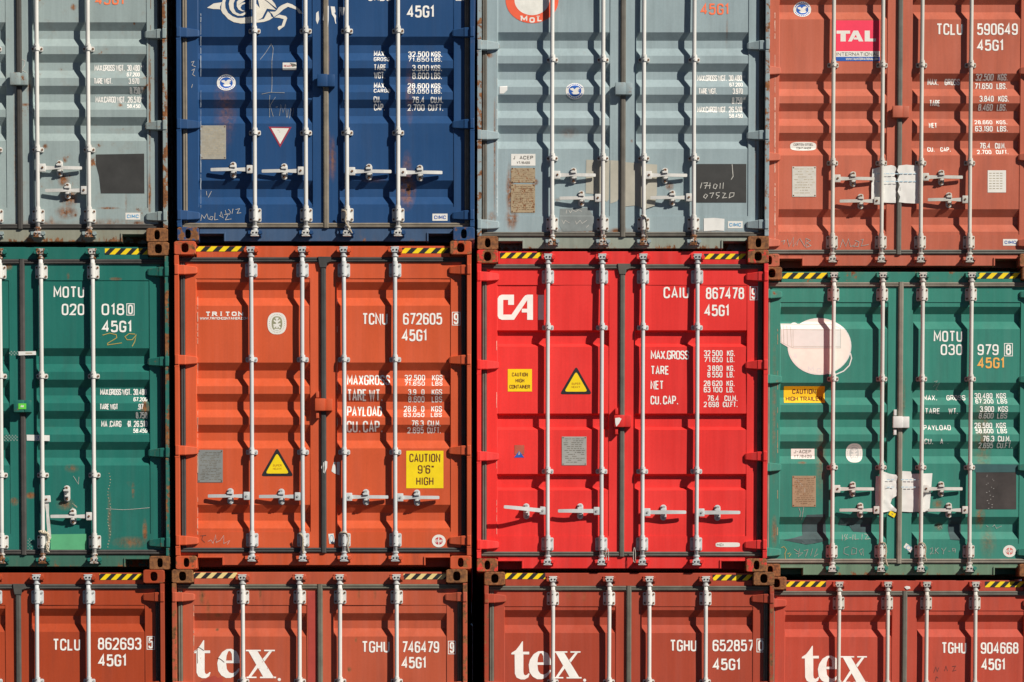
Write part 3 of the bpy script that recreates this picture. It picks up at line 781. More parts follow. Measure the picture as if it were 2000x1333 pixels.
C32 = mk(header_rust=.5, turn=-.41, row=2, col=1, cname='terracotta', ref=('C', 623.9, 1130), color=alb(197, 94, 65), rust=.12, rail_rust=.6, post_rust=1.3, cast_rust=2.0, gt=1146.3, headt=1117.5, gask=(.135, .130, .100), hw='white', fade=.35,
   grooves=('A', 551.4, 1198), rods=(1230, [474, 585, 664, 774.7]), guides=[1331, '1'], handles=[(0, -1, 't'), (1, -1, 't'), (2, 1, 't'), (3, 1, 't')],
   stains=[(395, 1166, 8, 22, .7), (406, 1190, 6, 30, .35), (508, 1158, 4, 18, .6), (700, 1160, 5, 16, .5), (732, 1160, 4, 14, .5), (682, 1308, 5, 7, .9), (425, 1202, 10, 5, .5), (423, 1230, 5, 4, .8), (695, 1250, 3, 7, .6)],
   hazard={'L': (378, 463, 1118.8, 1129.8), 'R': (788, 872, 1121, 1132)}, hphase=.3, hpale=True,
   label='rusty terracotta container with cracked peeling white letters on its left door')
C33 = mk(turn=.28, row=2, col=2, cname='maroon', ref=('C', 1229.2, 1130), color=alb(176, 74, 52), rust=.10, rail_rust=.5, post_rust=1.1, cast_rust=2.0, gt=1149.6, headt=1119.5, gask=(.125, .120, .098), hw='white', fade=.30,
   grooves=('A', 551.4, 1192), rods=(1230, [1080, 1190, 1268, 1378.3]), guides=[1332, '1'], handles=[(0, -1, 't'), (1, -1, 't'), (2, 1, 't'), (3, 1, 't')],
   stains=[(1110, 1165, 8, 18, .25), (1140, 1165, 7, 18, .25)],
   hazard={'L': (982.6, 1065, 1120, 1131.5), 'R': (1392, 1474, 1123, 1134)}, hphase=-.4,
   label='dull maroon container with clean white letters, under the bright red container')
C34 = mk(row=2, col=3, cname='pinkish_red', ref=('C', 1769, 1200), color=alb(193, 80, 61), rust=.03, rail_rust=.3, post_rust=.3, cast_rust=2.0, gt=1159.3, headt=1134, gask=(.13, .125, .105), hw='cream', fade=.3,
   grooves=('A', 551.4, 1201.5), rods=(1250, [1638.5, 1733.4, 1809.4, 1904.4]), guides=[1337, '1'], handles=[(0, 1, 't'), (1, -1, 't'), (2, 1, 't'), (3, -1, 't')],
   hazard={'L': (1533.8, 1613.3, 1136, 1146.6), 'R': (1923.7, 2002, 1136.2, 1147.4)}, hphase=-.1,
   label='pinkish red container at the right end of the bottom row')

# ---------------------------------------------------------------- lettering
def ink(c, col=(.88, .875, .83), wear=.25):
    key = 'lettering_' + c.cname + '%.2f%.2f%.2f%.1f' % (*col, wear)
    if key not in M: M[key] = simple(key, col, rough=.55, var=.07, under=tuple(c.color), wear=wear)
    return M[key]
WEIGHT = .155
def table(c, items, wear=.1, wt=.15):
    heads = [i for i in items if i[0][0].isalpha() and i[0] not in UNITS or i[0] in ('-GT.', '.')]; vals = [i for i in items if i not in heads and i[0] not in UNITS]; units = [i for i in items if i[0] in UNITS]
    for nm, its in (('weight_heading', heads), ('weight_figure', vals), ('weight_unit', units)):
        for it in its: words(c, nm, [it], ink(c, wear=wear), wt=wt)
UNITS = ('KGS', 'KGS.', 'LBS', 'LBS.', 'KG.', 'LB.', 'CU.M.', 'CU.FT.')
def serial(c, items, check=None, color=(.88, .875, .83), wear=.1):
    for it in items:
        decal(c, 'owner_code' if it[0].isalpha() else 'serial_number', [(q, l, 0) for q, l in text_polys(*it, wt=.142)], [ink(c, color, wear)])
    if check:
        ch, x0, y0, x1, y1 = check
        polys = [(p, 0, 0) for p in frame_polys(x0, y0, x1, y1, 1.3)] + [(q, l, 0) for q, l in text_polys(ch, x0 + 3.2, x1 - 3.2, y0 + 2.4, y1 - 2.4, wt=.15)]
        decal(c, 'check_digit', polys, [ink(c, color, wear)])
def size(c, s, x0, x1, y0, y1, color=(.88, .875, .83), wear=.1):
    words(c, 'size_code', [(s, x0, x1, y0, y1)], ink(c, color, wear))
def label_(c, name, pts, mat, texts=(), ink_m=None, wt=.14, extra=(), label=None, off=.0016, **kw):
    polys = [(pts, 0, 0)] + [(p, 1, i) for p, i in extra]
    for it in texts: polys += [(q, l + 2, 1) for q, l in text_polys(*it, wt=wt)]
    return decal(c, name, polys, [mat, ink_m or M['grey_ink']] + kw.pop('more', []), label=label, off=off, **kw)
def scribble(c, lines, mat='chalk', w=1.1, name='chalk_writing', plane=None):
    polys = []
    for i, ln in enumerate(lines):
        polys += [(q, i % 3, 0) for q in stroke(ln, w)]
    decal(c, name, polys, [M[mat]], plane=plane, off=.0022)

# grey left
size(C11, '45G1', 186, 242, -12, 9.5, (.90, .22, .09))
table(C11, [('MAX.GROSS WGT.', 183, 243, 125, 137), ('30.480', 247, 272, 125, 137), ('67.200', 247, 272.5, 140.5, 149.5), ('TARE WGT.', 183, 220, 153, 164.5), ('3.970', 251, 272, 153, 164.5), ('8.750', 252.5, 273, 170, 182),
            ('MAX.CARGO WGT.', 185, 245, 187, 199), ('26.510', 248, 273.5, 187, 199), ('58.450', 247.5, 273.5, 202.5, 211), ('KGS', 274.5, 280, 126, 130), ('LBS', 274.5, 280, 170, 174), ('KGS', 274.5, 280, 188, 192)], wt=.155)
label_(C11, 'black_panel', [(187, 302), (281.5, 300.4), (282, 378), (197, 378), (193.5, 345), (187.5, 322)], S('panel_black_worn', (.042, .043, .042), var=.25, scale=5))
label_(C11, 'maker_plate', rect(245, 416, 274, 429.6), M['sticker_white'], [('CIMC', 248, 271, 419.5, 426.5)], M['light_blue_ink'], wt=.2)
scribble(C11, [[(39, 125), (43, 117), (49, 119), (48, 128), (40, 141), (45, 138), (52, 143)]])
# blue
for txt in [[('CABU', 718, 764, -20, 2.2)]]: serial(C12, txt, ('2', 890, -24, 906, 2.2))
size(C12, '45G1', 795, 848, 11.3, 34.8)
table(C12, [('MAX.', 730, 754, 97.8, 109), ('GROSS', 730, 761, 111, 120), ('TARE', 730, 754, 126, 137.4), ('WGT.', 730, 753, 140, 152), ('MAX.', 730, 754, 160, 171.4), ('CARGO', 730, 762, 173, 181.5), ('CU.', 729.5, 744, 188.4, 200), ('CAP.', 730, 752, 202, 214.5),
   ('32.500', 797, 838, 98.8, 110.3), ('KGS.', 842, 864, 98.8, 110.3), ('71.650', 797, 838, 112, 121), ('LBS.', 842, 863.5, 112, 121), ('3.900', 805, 838, 127.3, 138.7), ('KGS.', 842, 863.5, 127.3, 138.7), ('8.600', 805, 838, 141, 153), ('LBS.', 842, 863.5, 141, 153),
   ('28.600', 796, 838, 161, 172.5), ('KGS.', 842, 863.5, 161, 172.5), ('63.050', 796, 838, 174, 183.4), ('LBS.', 842, 863.5, 174, 183.4), ('76.4', 804.5, 829, 189.4, 201), ('CU.M.', 841, 866, 189.4, 201), ('2.700', 796, 829, 203, 215), ('CU.FT.', 836, 866, 203, 215)])
def zp(pts, ox, oy, s): return [(ox + x / s, oy + y / s) for x, y in pts]
horse = [
 [(412, 85), (485, 38), (575, 25), (553, 72), (556, 105), (545, 100), (480, 98)],
 [(585, -12), (620, -12), (608, 30), (612, 85), (640, 140), (690, 178), (745, 197), (800, 195), (832, 188), (905, 180), (905, 246), (860, 253), (780, 256), (700, 240), (640, 206), (600, 160), (585, 150), (565, 112), (568, 60)],
 [(660, -12), (720, -12), (700, 40), (702, 90), (725, 135), (770, 155), (838, 128), (835, 150), (800, 172), (745, 172), (690, 145), (658, 100), (648, 45)],
 [(745, 60), (772, 40), (840, -12), (765, -12), (735, 20), (735, 70), (755, 105), (790, 122), (825, 122), (790, 108), (775, 85), (790, 55), (825, 40), (835, 25), (795, 30)],
 [(870, -12), (908, -12), (950, 45), (985, 90), (975, 40), (962, -12), (1020, -12), (1085, 38), (1160, 110), (1062, 95), (1050, 118), (1010, 195), (960, 222), (1030, 205), (1072, 125), (1098, 148), (1110, 182), (1130, 192), (1090, 218), (1030, 238), (960, 246), (912, 246), (912, 100), (870, 100)],
 [(1030, -12), (1105, -12), (1150, 45), (1168, 90), (1125, 60), (1080, 22)],
 [(1172, 108), (1188, 82), (1225, 56), (1285, 32), (1335, 48), (1405, 92), (1432, 120), (1450, 148), (1408, 146), (1388, 108), (1345, 92), (1290, 74), (1240, 104), (1190, 150), (1138, 186), (1118, 150), (1090, 128), (1150, 128)],
 [(1142, 190), (1195, 160), (1268, 176), (1283, 198), (1252, 285), (1215, 312), (1192, 330), (1178, 302), (1192, 285), (1222, 280), (1245, 210), (1200, 196)],
]
decal(C12, 'sea_horse_emblem', [(zp(p, 330, 0, 5.555), i % 3, 0) for i, p in enumerate(horse)], [ink(C12, (.74, .71, .62), .05)])
def eagle_badge(c, cx, cy):
    s = c.r
    polys = [(disc_pts(cx, cy, 18.5 * s, 16.2 * s), 0, 0), (disc_pts(cx, cy, 12.6 * s, 11.2 * s), 1, 1)]
    bird = [(-10, -5), (-4, -6.5), (-1, -3), (3, -7), (8, -7.5), (10, -4), (6, -3), (9, -1), (5, 0), (8, 3), (9, 6), (4, 8), (-3, 8), (-7, 4), (-3, 3), (-5, 0), (-9, -2)]
    polys.append(([(cx + x * s, cy + y * s * .9) for x, y in bird], 2, 0))
    for i in range(26):
        a = 2 * math.pi * i / 26
        if abs(math.cos(a)) > .93: continue
        x, y = cx + math.cos(a) * 15.5 * s, cy + math.sin(a) * 13.6 * s
        polys.append((rect(x - 1.1, y - 1.0, x + 1.1, y + 1.0), 2, 1))
    decal(c, 'round_emblem', polys, [M['sticker_white'], M['blue_ink']])
eagle_badge(C12, 441, 160)
label_(C12, 'torn_label', rect(552, 122.5, 579, 136.5), M['sticker_white'], [('READY', 554.5, 570, 127, 131)], M['red_ink'], extra=[([(566, 123.5), (577, 125), (579, 129), (571, 131)], 2)], more=[M['grey_ink']])
label_(C12, 'torn_label', [(632, 12.5), (642.5, 12), (642, 40), (640, 55), (636.5, 61), (634, 46), (631, 40)], M['paper'], plane=DP - .0175)
label_(C12, 'torn_label', [(645.7, 13), (673, 14.5), (671, 30), (667, 30), (665, 21), (663, 35), (660, 49), (655, 46), (653, 36), (648, 28)], M['paper'])
label_(C12, 'torn_label', [(617.5, 26), (622, 22), (623.5, 38), (620, 48), (617, 40)], M['paper'])
def plate(c, x0, y0, x1, y1, mat, n=11, rivets='bolt', seed=1, ln='plate_print', label=None, corners=True):
    """steel data plate with rows of small print"""
    rnd = random.Random(seed)
    polys = [(rect(x0, y0, x1, y1), 0, 0)]
    w, h = x1 - x0, y1 - y0
    for i in range(n):
        y = y0 + h * (.07 + .88 * i / n); x = x0 + w * rnd.uniform(.06, .2)
        while x < x1 - w * .14:
            l = w * rnd.uniform(.05, .2); l = min(l, x1 - w * .06 - x)
            if rnd.random() < .8: polys.append((rect(x, y, x + l, y + h * .022), 1, 1))
            x += l + w * .035
    if corners:
        for a in (.05, .95):
            for b in (.04, .96): polys.append((disc_pts(x0 + w * a, y0 + h * b, 1.5, 1.4, 8), 2, 2))
    o = decal(c, 'data_plate', polys, [mat, M[ln], M[rivets]], off=.003, label=label)
    return o
S('plate_print', (.16, .155, .13), var=.3); S('plate_print_pale', (.42, .37, .27), var=.3); S('plate_print_brown', (.20, .13, .07), var=.3)
plate(C12, 391.5, 245.2, 441.3, 311, S('plate_dull', (.36, .345, .29), var=.15, scale=30), seed=3, n=15, ln='plate_print_pale')
label_(C12, 'warning_triangle', [(524.3, 247.6), (569.5, 248.2), (547, 288)], S('dark_red_ink', (.30, .03, .06)), extra=[([(529.5, 250.3), (564.3, 250.8), (547, 281.5)], 2)] + [(rect(538 + k, 254 + 3.6 * k, 556 - k, 255 + 3.6 * k), 3) for k in range(5)], more=[M['sticker_white'], S('faint_print', (.55, .40, .38))])
label_(C12, 'maker_plate', rect(844.6, 418, 874, 431.8), M['sticker_white'], [('CIMC', 848, 871, 421.5, 428.5)], M['blue_ink'], wt=.2)
scribble(C12, [[(508, 116), (520, 98), (529, 84), (533, 92), (531, 120), (530.5, 160), (530.5, 180)], [(511, 184), (528, 180.5), (556, 181.5)], [(527, 186), (525.5, 205), (526, 228)], [(538, 190), (527, 205), (533, 226)], [(538, 208), (542, 207)],
   [(545, 225), (548, 203), (552, 218), (557, 203), (559, 228)], [(562, 212), (561, 228)], [(565, 230), (567, 210), (571, 226), (573, 210)]], 'chalk_faint', w=.9)
scribble(C12, [[(392, 432), (394, 420), (399, 427), (404, 418), (407, 429)], [(411, 424), (409, 429), (414, 430), (416, 424), (411, 423)], [(420, 416), (419, 430), (426, 429)], [(430, 424), (432, 414), (436, 426), (428, 421)], [(438, 420), (446, 418), (440, 430), (452, 428)],
   [(440, 411), (442, 420)], [(446, 409), (450, 414), (448, 420)], [(455, 408), (453, 418)], [(460, 410), (468, 408), (463, 417), (471, 416)], [(402, 372), (403, 380)], [(412, 372), (406, 384)], [(373, 122), (379, 120), (375, 128), (382, 131)], [(374, 138), (380, 135), (376, 146), (381, 149)], [(376, 165), (374, 172)]], w=.9)
# grey middle
M['emblem_red'] = simple('emblem_red', (.80, .12, .055), var=.08); S('emblem_white', (.78, .78, .72))
def ring(cx, cy, rx, ry, rx2, ry2, n=40):
    a = disc_pts(cx, cy, rx, ry, n); b = disc_pts(cx, cy, rx2, ry2, n)
    return [[a[i], a[(i + 1) % n], b[(i + 1) % n], b[i]] for i in range(n)]
polys = [(p, 0, 0) for p in ring(1039.2, 0, 51.8, 45.6, 34.5, 30)] + [(disc_pts(1039.2, 0, 34.4, 29.9, 40), 0, 1)]
for s, x0, x1, y0, y1 in (('M', 1017, 1030, 31.5, 42.0), ('O', 1034, 1044.5, 34, 44.5), ('L', 1049.5, 1059, 32, 42)): polys += [(q, l + 1, 1) for q, l in text_polys(s, x0, x1, y0, y1, wt=.26)]
polys += [(rect(1016, 31.2, 1021, 32.6), 1, 1), (rect(1048, 31.2, 1054, 32.6), 1, 1)]
decal(C13, 'ring_emblem', polys, [M['emblem_red'], M['emblem_white']])
size(C13, '45G1', 1368.5, 1423.5, 7, 29, (.92, .20, .085))
table(C13, [('MAX.GROSS WGT.', 1362.5, 1421, 145, 157), ('30.480', 1424, 1450, 145, 157), ('67.200', 1425, 1451, 160.6, 169.5), ('TARE WGT.', 1364, 1401, 172.6, 184), ('3.970', 1431, 1451, 172.6, 184), ('8.750', 1430, 1450.5, 189.5, 201.6),
   ('MAX.CARGO WGT.', 1362.5, 1421, 206.5, 218.6), ('26.510', 1424, 1450.5, 206.5, 218.6), ('58.450', 1424.5, 1450.8, 221.5, 230.6), ('KGS', 1452, 1457, 146, 150), ('LBS', 1452, 1457.5, 190, 194), ('KGS', 1452, 1457, 207, 211)], wt=.155)
eagle_badge(C13, 1123, 177.5)
label_(C13, 'approval_label', rect(998.3, 300.8, 1045.8, 323.8), M['sticker_white'], [('J', 1002.5, 1006, 304.5, 311.5), ('ACEP', 1015, 1041.5, 304.5, 311.5), ('YT/8409', 1009, 1035, 315.5, 320.5)], M['grey_ink'], wt=.16)
mt = paint('tan_rusty_plate', (.42, .33, .21), rust=1.0, rscale=40, dents=.1)
plate(C13, 998.4, 328.5, 1045.2, 357, mt, n=7, seed=5, ln='plate_print_brown', label='upper rusty data plate'); plate(C13, 998, 360.2, 1045, 415.6, mt, n=13, seed=6, ln='plate_print_brown', label='lower taller rusty data plate')
mp_ = simple('patched_cream_paint', (.42, .405, .34), var=.12, scale=5)
label_(C13, 'paint_patch', [(1145, 312.5), (1190.6, 313.5), (1189, 390), (1185, 395), (1170, 380), (1144, 378)], mp_, plane=PP - .001)
label_(C13, 'paint_patch', [(1192, 313.5), (1210.5, 314.5), (1210, 388), (1204, 394), (1192, 398)], mp_)
label_(C13, 'paint_patch', [(1220, 317), (1283.6, 322), (1283, 378), (1279, 402), (1262, 408), (1240, 402), (1219.5, 404)], mp_, plane=PP - .006)
label_(C13, 'paint_patch', [(1094, 408), (1150, 406), (1160, 425), (1158, 451), (1100, 453), (1092, 440)], simple('rubbed_grey_paint', (.22, .25, .25), var=.2, scale=8))
label_(C13, 'black_panel', rect(1360, 320.5, 1457.8, 396), S('panel_black', (.040, .041, .040), var=.25, scale=6))
scribble(C13, [[(1368, 368), (1371, 357)], [(1374, 358), (1382, 357), (1377, 369)], [(1376, 363), (1388, 363)], [(1387, 357), (1386, 369)], [(1395, 360), (1393, 367), (1398, 369), (1401, 362), (1396, 359)], [(1407, 358), (1406, 369)], [(1413, 357), (1412, 369)],
   [(1378, 379), (1374, 385), (1378, 388), (1382, 382), (1378, 379)], [(1386, 378), (1394, 377), (1389, 387)], [(1406, 376), (1399, 377), (1399, 381), (1405, 383), (1400, 388)], [(1411, 377), (1417, 378), (1411, 387), (1420, 386)], [(1426, 377), (1424, 387), (1433, 383), (1434, 377), (1426, 377)], [(1430, 321), (1432, 345), (1428, 351)]], w=1.2)
scribble(C13, [[(1107, 410), (1106, 417)], [(1111, 411), (1114, 416), (1118, 410), (1124, 414), (1130, 410), (1136, 413)], [(1097, 430), (1101, 437), (1104, 431), (1112, 436)], [(1124, 432), (1126, 438), (1133, 431), (1137, 437), (1146, 431)], [(1145, 445), (1150, 440)]], w=.9)
label_(C13, 'peeled_label', [(1374.5, 427), (1395, 426), (1415, 428), (1414.5, 451.5), (1400, 450.5), (1374.6, 452)], M['paper'], rag=.002)
label_(C13, 'maker_plate', rect(1421.6, 432.4, 1450.5, 446.4), M['sticker_white'], [('CIMC', 1424.5, 1447.5, 436, 443)], M['light_blue_ink'], wt=.2)
label_(C13, 'torn_label', [(976, 169), (991, 168), (991, 176), (984, 183), (976, 183)], M['paper'])
# salmon
eagle_badge(C14, 1568, 17)
M['pink_sign'] = simple('pink_sign', (.86, .045, .105), var=.04)
polys = [(rect(1633, 40, 1718.5, 100.2), 0, 0), (rect(1633, 100.2, 1718.5, 111.2), 0, 1), (rect(1633, 111.2, 1718.5, 119.4), 0, 2)]
polys += [(q, 1, 1) for q in (rect(1634, 60, 1660.5, 66), rect(1641.8, 66, 1652, 81.2), rect(1689, 60, 1699, 81.2), rect(1699, 75.6, 1711, 81.2))]
polys += [([(1667, 60), (1676, 60), (1671.5, 68), (1663.5, 81.2), (1656.5, 81.2)], 1, 1), ([(1676, 60), (1686.5, 81.2), (1677.5, 81.2), (1671.5, 68)], 1, 1), (rect(1667.5, 73.5, 1676, 77.5), 2, 1)]
polys += [(q, 1 + l, 3) for q, l in text_polys('INTERNATIONAL', 1633.5, 1717.5, 102.5, 109.3, wt=.13, gap=4.5)] + [(q, 1 + l, 1) for q, l in text_polys('WWW.TALINTERNATIONAL.COM', 1652, 1716, 113.2, 117.6, wt=.2)]
decal(C14, 'leasing_sign', polys, [M['pink_sign'], M['sticker_white'], M['blue_ink'], M['grey_ink']])
serial(C14, [('TCLU', 1829, 1880.5, 46, 68.6), ('590649', 1908.6, 1988, 46, 68.6)]); size(C14, '45G1', 1908.6, 1960, 77.8, 99.6)
table(C14, [('MAX.', 1813, 1835, 153, 165), ('GROSS', 1846.5, 1876, 153, 165), ('32.500', 1906.5, 1941.5, 144.3, 156.3), ('KGS.', 1949.5, 1970, 144.3, 156.3), ('71.650', 1905.5, 1940, 161, 172.5), ('LBS.', 1948, 1969, 161, 172.5), ('TARE', 1815.4, 1836.5, 195.6, 207.4), ('3.840', 1913.4, 1941, 187.3, 199), ('KGS.', 1949.8, 1971, 187.3, 199),
   ('8.460', 1911.5, 1940, 203.2, 215.2), ('LBS.', 1948, 1968.5, 203.2, 215.2), ('NET', 1814.5, 1830.5, 239.7, 250.3), ('28.660', 1904.2, 1939, 234, 242.6), ('KGS.', 1947, 1968.5, 234, 242.6), ('63.190', 1904.6, 1939, 246.3, 257.2), ('LBS.', 1947.5, 1969, 246.3, 257.2),
   ('CU.', 1812.5, 1827, 286, 295.6), ('CAP.', 1838, 1858.5, 286, 295.6), ('76.4', 1915, 1936, 277.6, 289), ('CU.M.', 1945, 1966.5, 277.6, 289), ('2.700', 1909, 1937, 292, 301), ('CU.FT.', 1946, 1970.5, 292, 301)], wt=.155)
label_(C14, 'oval_label', disc_pts(1570, 284.5, 25.5, 8.6, 32, 3.4), M['sticker_white'], [('CORTEN STEEL', 1551, 1590, 278.6, 283.2), ('CONTAINER', 1556, 1585.5, 286, 290.6)], M['grey_ink'], wt=.14)
plate(C14, 1547.5, 325.5, 1594, 384.6, S('plate_white', (.58, .57, .52), var=.1, scale=20), seed=8, n=10, ln='plate_print_pale')
label_(C14, 'inspection_label', rect(1929.2, 333, 1965, 376.2), M['sticker_white'], extra=[(rect(1932 + 7 * (k % 4), 338 + 5 * (k // 4), 1937 + 7 * (k % 4), 339.5 + 5 * (k // 4)), 2) for k in range(28)], more=[M['plate_print_pale']])
label_(C14, 'maker_plate', rect(1959, 467.4, 1987.2, 480.2), M['sticker_white'], [('CIMC', 1962, 1984.4, 470.6, 476.8)], M['blue_ink'], wt=.2)
scribble(C14, [[(1641, 484), (1646, 468), (1652, 482), (1657, 467), (1661, 482), (1667, 480)], [(1672, 474), (1667, 482), (1676, 482), (1678, 473), (1670, 470)], [(1681, 469), (1686, 468), (1682, 481), (1697, 478)], [(1526, 472), (1533, 470), (1530, 478)], [(1538, 468), (1541, 482), (1550, 464), (1549, 482), (1560, 468), (1556, 480)], [(1562, 466), (1572, 482)], [(1574, 484), (1574, 466), (1583, 470), (1576, 475), (1584, 480), (1575, 484)]], 'chalk_soft', w=1.0)
label_(C14, 'torn_paper', [(1704, 331), (1722, 325.5), (1741, 323), (1748, 325.5), (1752, 332), (1750, 338), (1746, 345), (1751, 351), (1752.5, 362), (1750, 371), (1752, 380), (1749, 390), (1751, 397), (1740, 396.8), (1716, 396), (1701.5, 392), (1702, 360)], M['paper'], plane=DP - .004, rag=.008, label='left half of the torn white paper')
label_(C14, 'torn_paper', [(1755, 324), (1770, 322.2), (1795, 324.5), (1794.5, 360), (1795.5, 398.5), (1768, 397), (1755, 395.5), (1758, 385), (1753, 375), (1757, 362), (1752.5, 352), (1757, 342), (1752, 334)], M['paper'], plane=DP - .019, rag=.005, label='right half of the torn white paper')
for cc, xs in ((C14, (1712, 1792, 339, 354)),): decal(cc, 'paper_print', [(rect(x, y, x + 7, y + 1.6), 0, 0) for y in (xs[2], xs[3]) for x in range(xs[0], xs[1] - 6, 9)], [S('pale_blue_print', (.42, .58, .68))], plane=DP - .026, parent=C14.root)
# green left
serial(C21, [('MOTU', 104.4, 164.7, 559.7, 581.8), ('020', 120.4, 164.7, 593.5, 616), ('018', 198.4, 242.5, 593.5, 616)], ('0', 246.8, 593, 262.6, 616.4)); size(C21, '45G1', 199.3, 257, 626.8, 649.3)
scribble(C21, [[(200, 655), (214, 651), (227, 654), (228, 660), (210, 671), (210, 674), (238, 670)], [(264, 653), (252, 652), (244, 658), (248, 664), (258, 664), (265, 656), (266, 654), (263, 668), (258, 677)]], 'chalk_yellow', 1.5)
table(C21, [('MAX.GROSS WGT.', 194.3, 256, 759, 771), ('30.480', 259, 285, 759, 771), ('67.200', 260, 287, 775.5, 784), ('TARE WGT', 194.4, 230.5, 789, 800.3), ('.97', 268, 280, 789, 800.3), ('8.750', 264.5, 287, 805, 817), ('MA .CARG', 196.4, 236, 821.3, 833.4), ('-GT.', 246, 257, 821.3, 833.4), ('26.510', 260, 287, 821.3, 833.4), ('58.450', 259.6, 287, 836.8, 845.6)], wt=.155, wear=.35)
label_(C21, 'paint_patch', [(98.6, 1044), (170, 1043.2), (169.6, 1074), (98.8, 1074.4)], simple('light_green_paint', (.10, .40, .20), var=.08), label='light green touched-up rectangle')
label_(C21, 'sealing_tape', [(36, 687), (70, 686.2), (70.5, 693.6), (36.5, 694.6)], M['paper'], plane=DP - .021, parent=C21.root, extra=[(rect(50, 689, 63, 691.6), 2)], more=[M['plate_print_pale']])
label_(C21, 'sealing_tape', [(52, 849.5), (97, 850.6), (97, 861.8), (52.4, 861)], M['paper'], [('3', 71.5, 76, 851.5, 859)], M['blue_ink'], plane=DP - .0025, label='white tape with a figure on it')
chk = [(rect(x, y, x + 2.6, y + 2.6), 0, 0) for i, x in enumerate(range(8, 35, 3)) for j, y in enumerate((850, 853, 856, 859)) if (i + j) % 2] + [(rect(x, y, x + 2.6, y + 2.6), 0, 0) for i, x in enumerate(range(18, 35, 3)) for j, y in enumerate((686, 689, 692)) if (i + j) % 2]
decal(C21, 'checked_tape_residue', chk, [S('tape_residue', (.20, .30, .27))], plane=DP, parent=C21.door[-1])
decal(C21, 'checked_tape_residue', [(rect(x, y, x + 2, y + 2), 0, 0) for i, x in enumerate(range(54, 63, 3)) for j, y in enumerate(range(1052, 1074, 3)) if (i + j) % 2], [M['tape_residue']])
label_(C21, 'green_sticker', rect(36, 788.4, 51.4, 799.6), simple('bright_green_sticker', (.12, .62, .06), var=.04), [('AK', 40, 47, 791.5, 796.5)], M['sticker_white'], plane=DP - .0625, parent=C21.root, wt=.25)
scribble(C21, [[(207, 994), (240, 996), (258, 995), (292, 992)], [(143, 930), (148, 938), (153, 946), (154, 932)]], 'chalk', .7)
decal(C21, 'scuff_mark', [(disc_pts(142 + i % 4 * 2.5, 984 + i * 2.2, 1.0 + (i % 3) * .5, 1.4, 7), i % 3, 0) for i in range(7)] + [(disc_pts(213 + math.sin(i * 7) * 2.5, 925 + i * 6, .8 + (i % 3) * .3, 1.2, 6), i % 3, 0) for i in range(25)], [S('scuff_pale', (.36, .36, .26), var=.3)])
# orange
def slab(s, x0, x1, y0, y1):
    """wide slab-serif capitals"""
    out = []; n = len(s); wch = (x1 - x0) / n; t = (y1 - y0) * .24
    for i, ch in enumerate(s):
        a, b = x0 + i * wch + wch * .10, x0 + (i + 1) * wch - wch * .14
        out += [(q, l, 0) for q, l in text_polys(ch, a + (.3 * (b - a) if ch == 'I' else 0), b - (.3 * (b - a) if ch == 'I' else 0), y0, y1, wt=.26)]
        m = (a + b) / 2
        if ch == 'I': out.append((rect(m - t * .9, y0, m + t * .9, y0 + t * .55), 2, 0))
        for sx_ in {'T': (m,), 'R': (a + t * .5, b - t * .4), 'I': (m,), 'N': (a + t * .5,), 'O': ()}[ch]: out.append((rect(sx_ - t * .9, y1 - t * .55, sx_ + t * .9, y1), 2, 0))
    return out
polys = slab('TRITON', 400, 476.5, 608.8, 617.4) + [(q, l, 0) for q, l in text_polys('WWW.TRITONCONTAINER.COM', 390, 484, 619.4, 624.6, wt=.19)]
decal(C22, 'leasing_name', polys, [ink(C22)])
def squircle_badge(c, cx, cy, col2, rag=False):
    s = c.r * (1 if not rag else .93)
    polys = [(disc_pts(cx, cy, 18.6 * s, 21.4 * s, 32, 2.5), 0, 0), (disc_pts(cx, cy, 10.4 * s, 14 * s, 28, 2.6), 1, 1)]
    for pl in ([(0, -9), (0, 9)], [(-6, -6), (0, -2), (6, -7)], [(-6, 8), (0, 1), (6, 9)], [(-7, 3), (7, 1)], [(-3, -10), (3, -10)], [(-5, 12), (5, 12)]): polys += [(q, 2, 0) for q in stroke([(cx + x * s, cy + y * s) for x, y in pl], 3.0 * s)]
    for i in range(30):
        a = 2 * math.pi * i / 30; x, y = cx + math.cos(a) * 14.8 * s, cy + math.sin(a) * 17.6 * s
        polys.append((rect(x - .5, y - .7, x + .5, y + .7), 1, 1))
    decal(c, 'register_emblem', polys, [M['sticker_white'], col2])
squircle_badge(C22, 540.8, 632, S('olive_print', (.30, .30, .19)))
serial(C22, [('TCNU', 707.5, 757, 611.8, 634.6), ('672605', 787, 863.5, 611.8, 634.6)], ('9', 882.8, 609.8, 899, 636.2), wear=.0); size(C22, '45G1', 785, 833.6, 644, 666.8, wear=0)
table(C22, [('MAXGROSS', 677.4, 761.6, 732, 752.4), ('TARE WT.', 678, 748, 760.6, 783), ('PAYLOAD', 677.4, 745.6, 793, 813.2), ('CU. CAP.', 677, 748, 822.4, 844.2)], wt=.13, wear=0)
table(C22, [('32.500', 790, 830, 731.6, 743), ('KGS', 843.6, 864.2, 731.6, 743), ('71.650', 790, 829.6, 745, 753.6), ('LBS', 843.4, 864, 745, 753.6), ('3.9', 797, 813, 760.6, 772), ('0', 823, 829, 760.6, 772), ('KGS', 843, 863.4, 760.6, 772), ('8.600', 797, 829, 774, 785.2), ('LBS', 843, 863.4, 774, 785.2),
   ('28.6', 788.5, 813, 792.4, 804), ('0', 822.4, 828.6, 792.4, 804), ('KGS', 842, 863, 792.4, 804), ('63.050', 788.4, 828.6, 806, 814.8), ('LBS', 841.4, 862.6, 806, 814.8), ('76.3', 803.6, 827.4, 821.4, 833), ('CU.M.', 835, 861.4, 821.4, 833), ('2.695', 795.4, 827.4, 834.6, 845.8), ('CU.FT.', 834, 861.4, 834.6, 845.8)], wear=0)
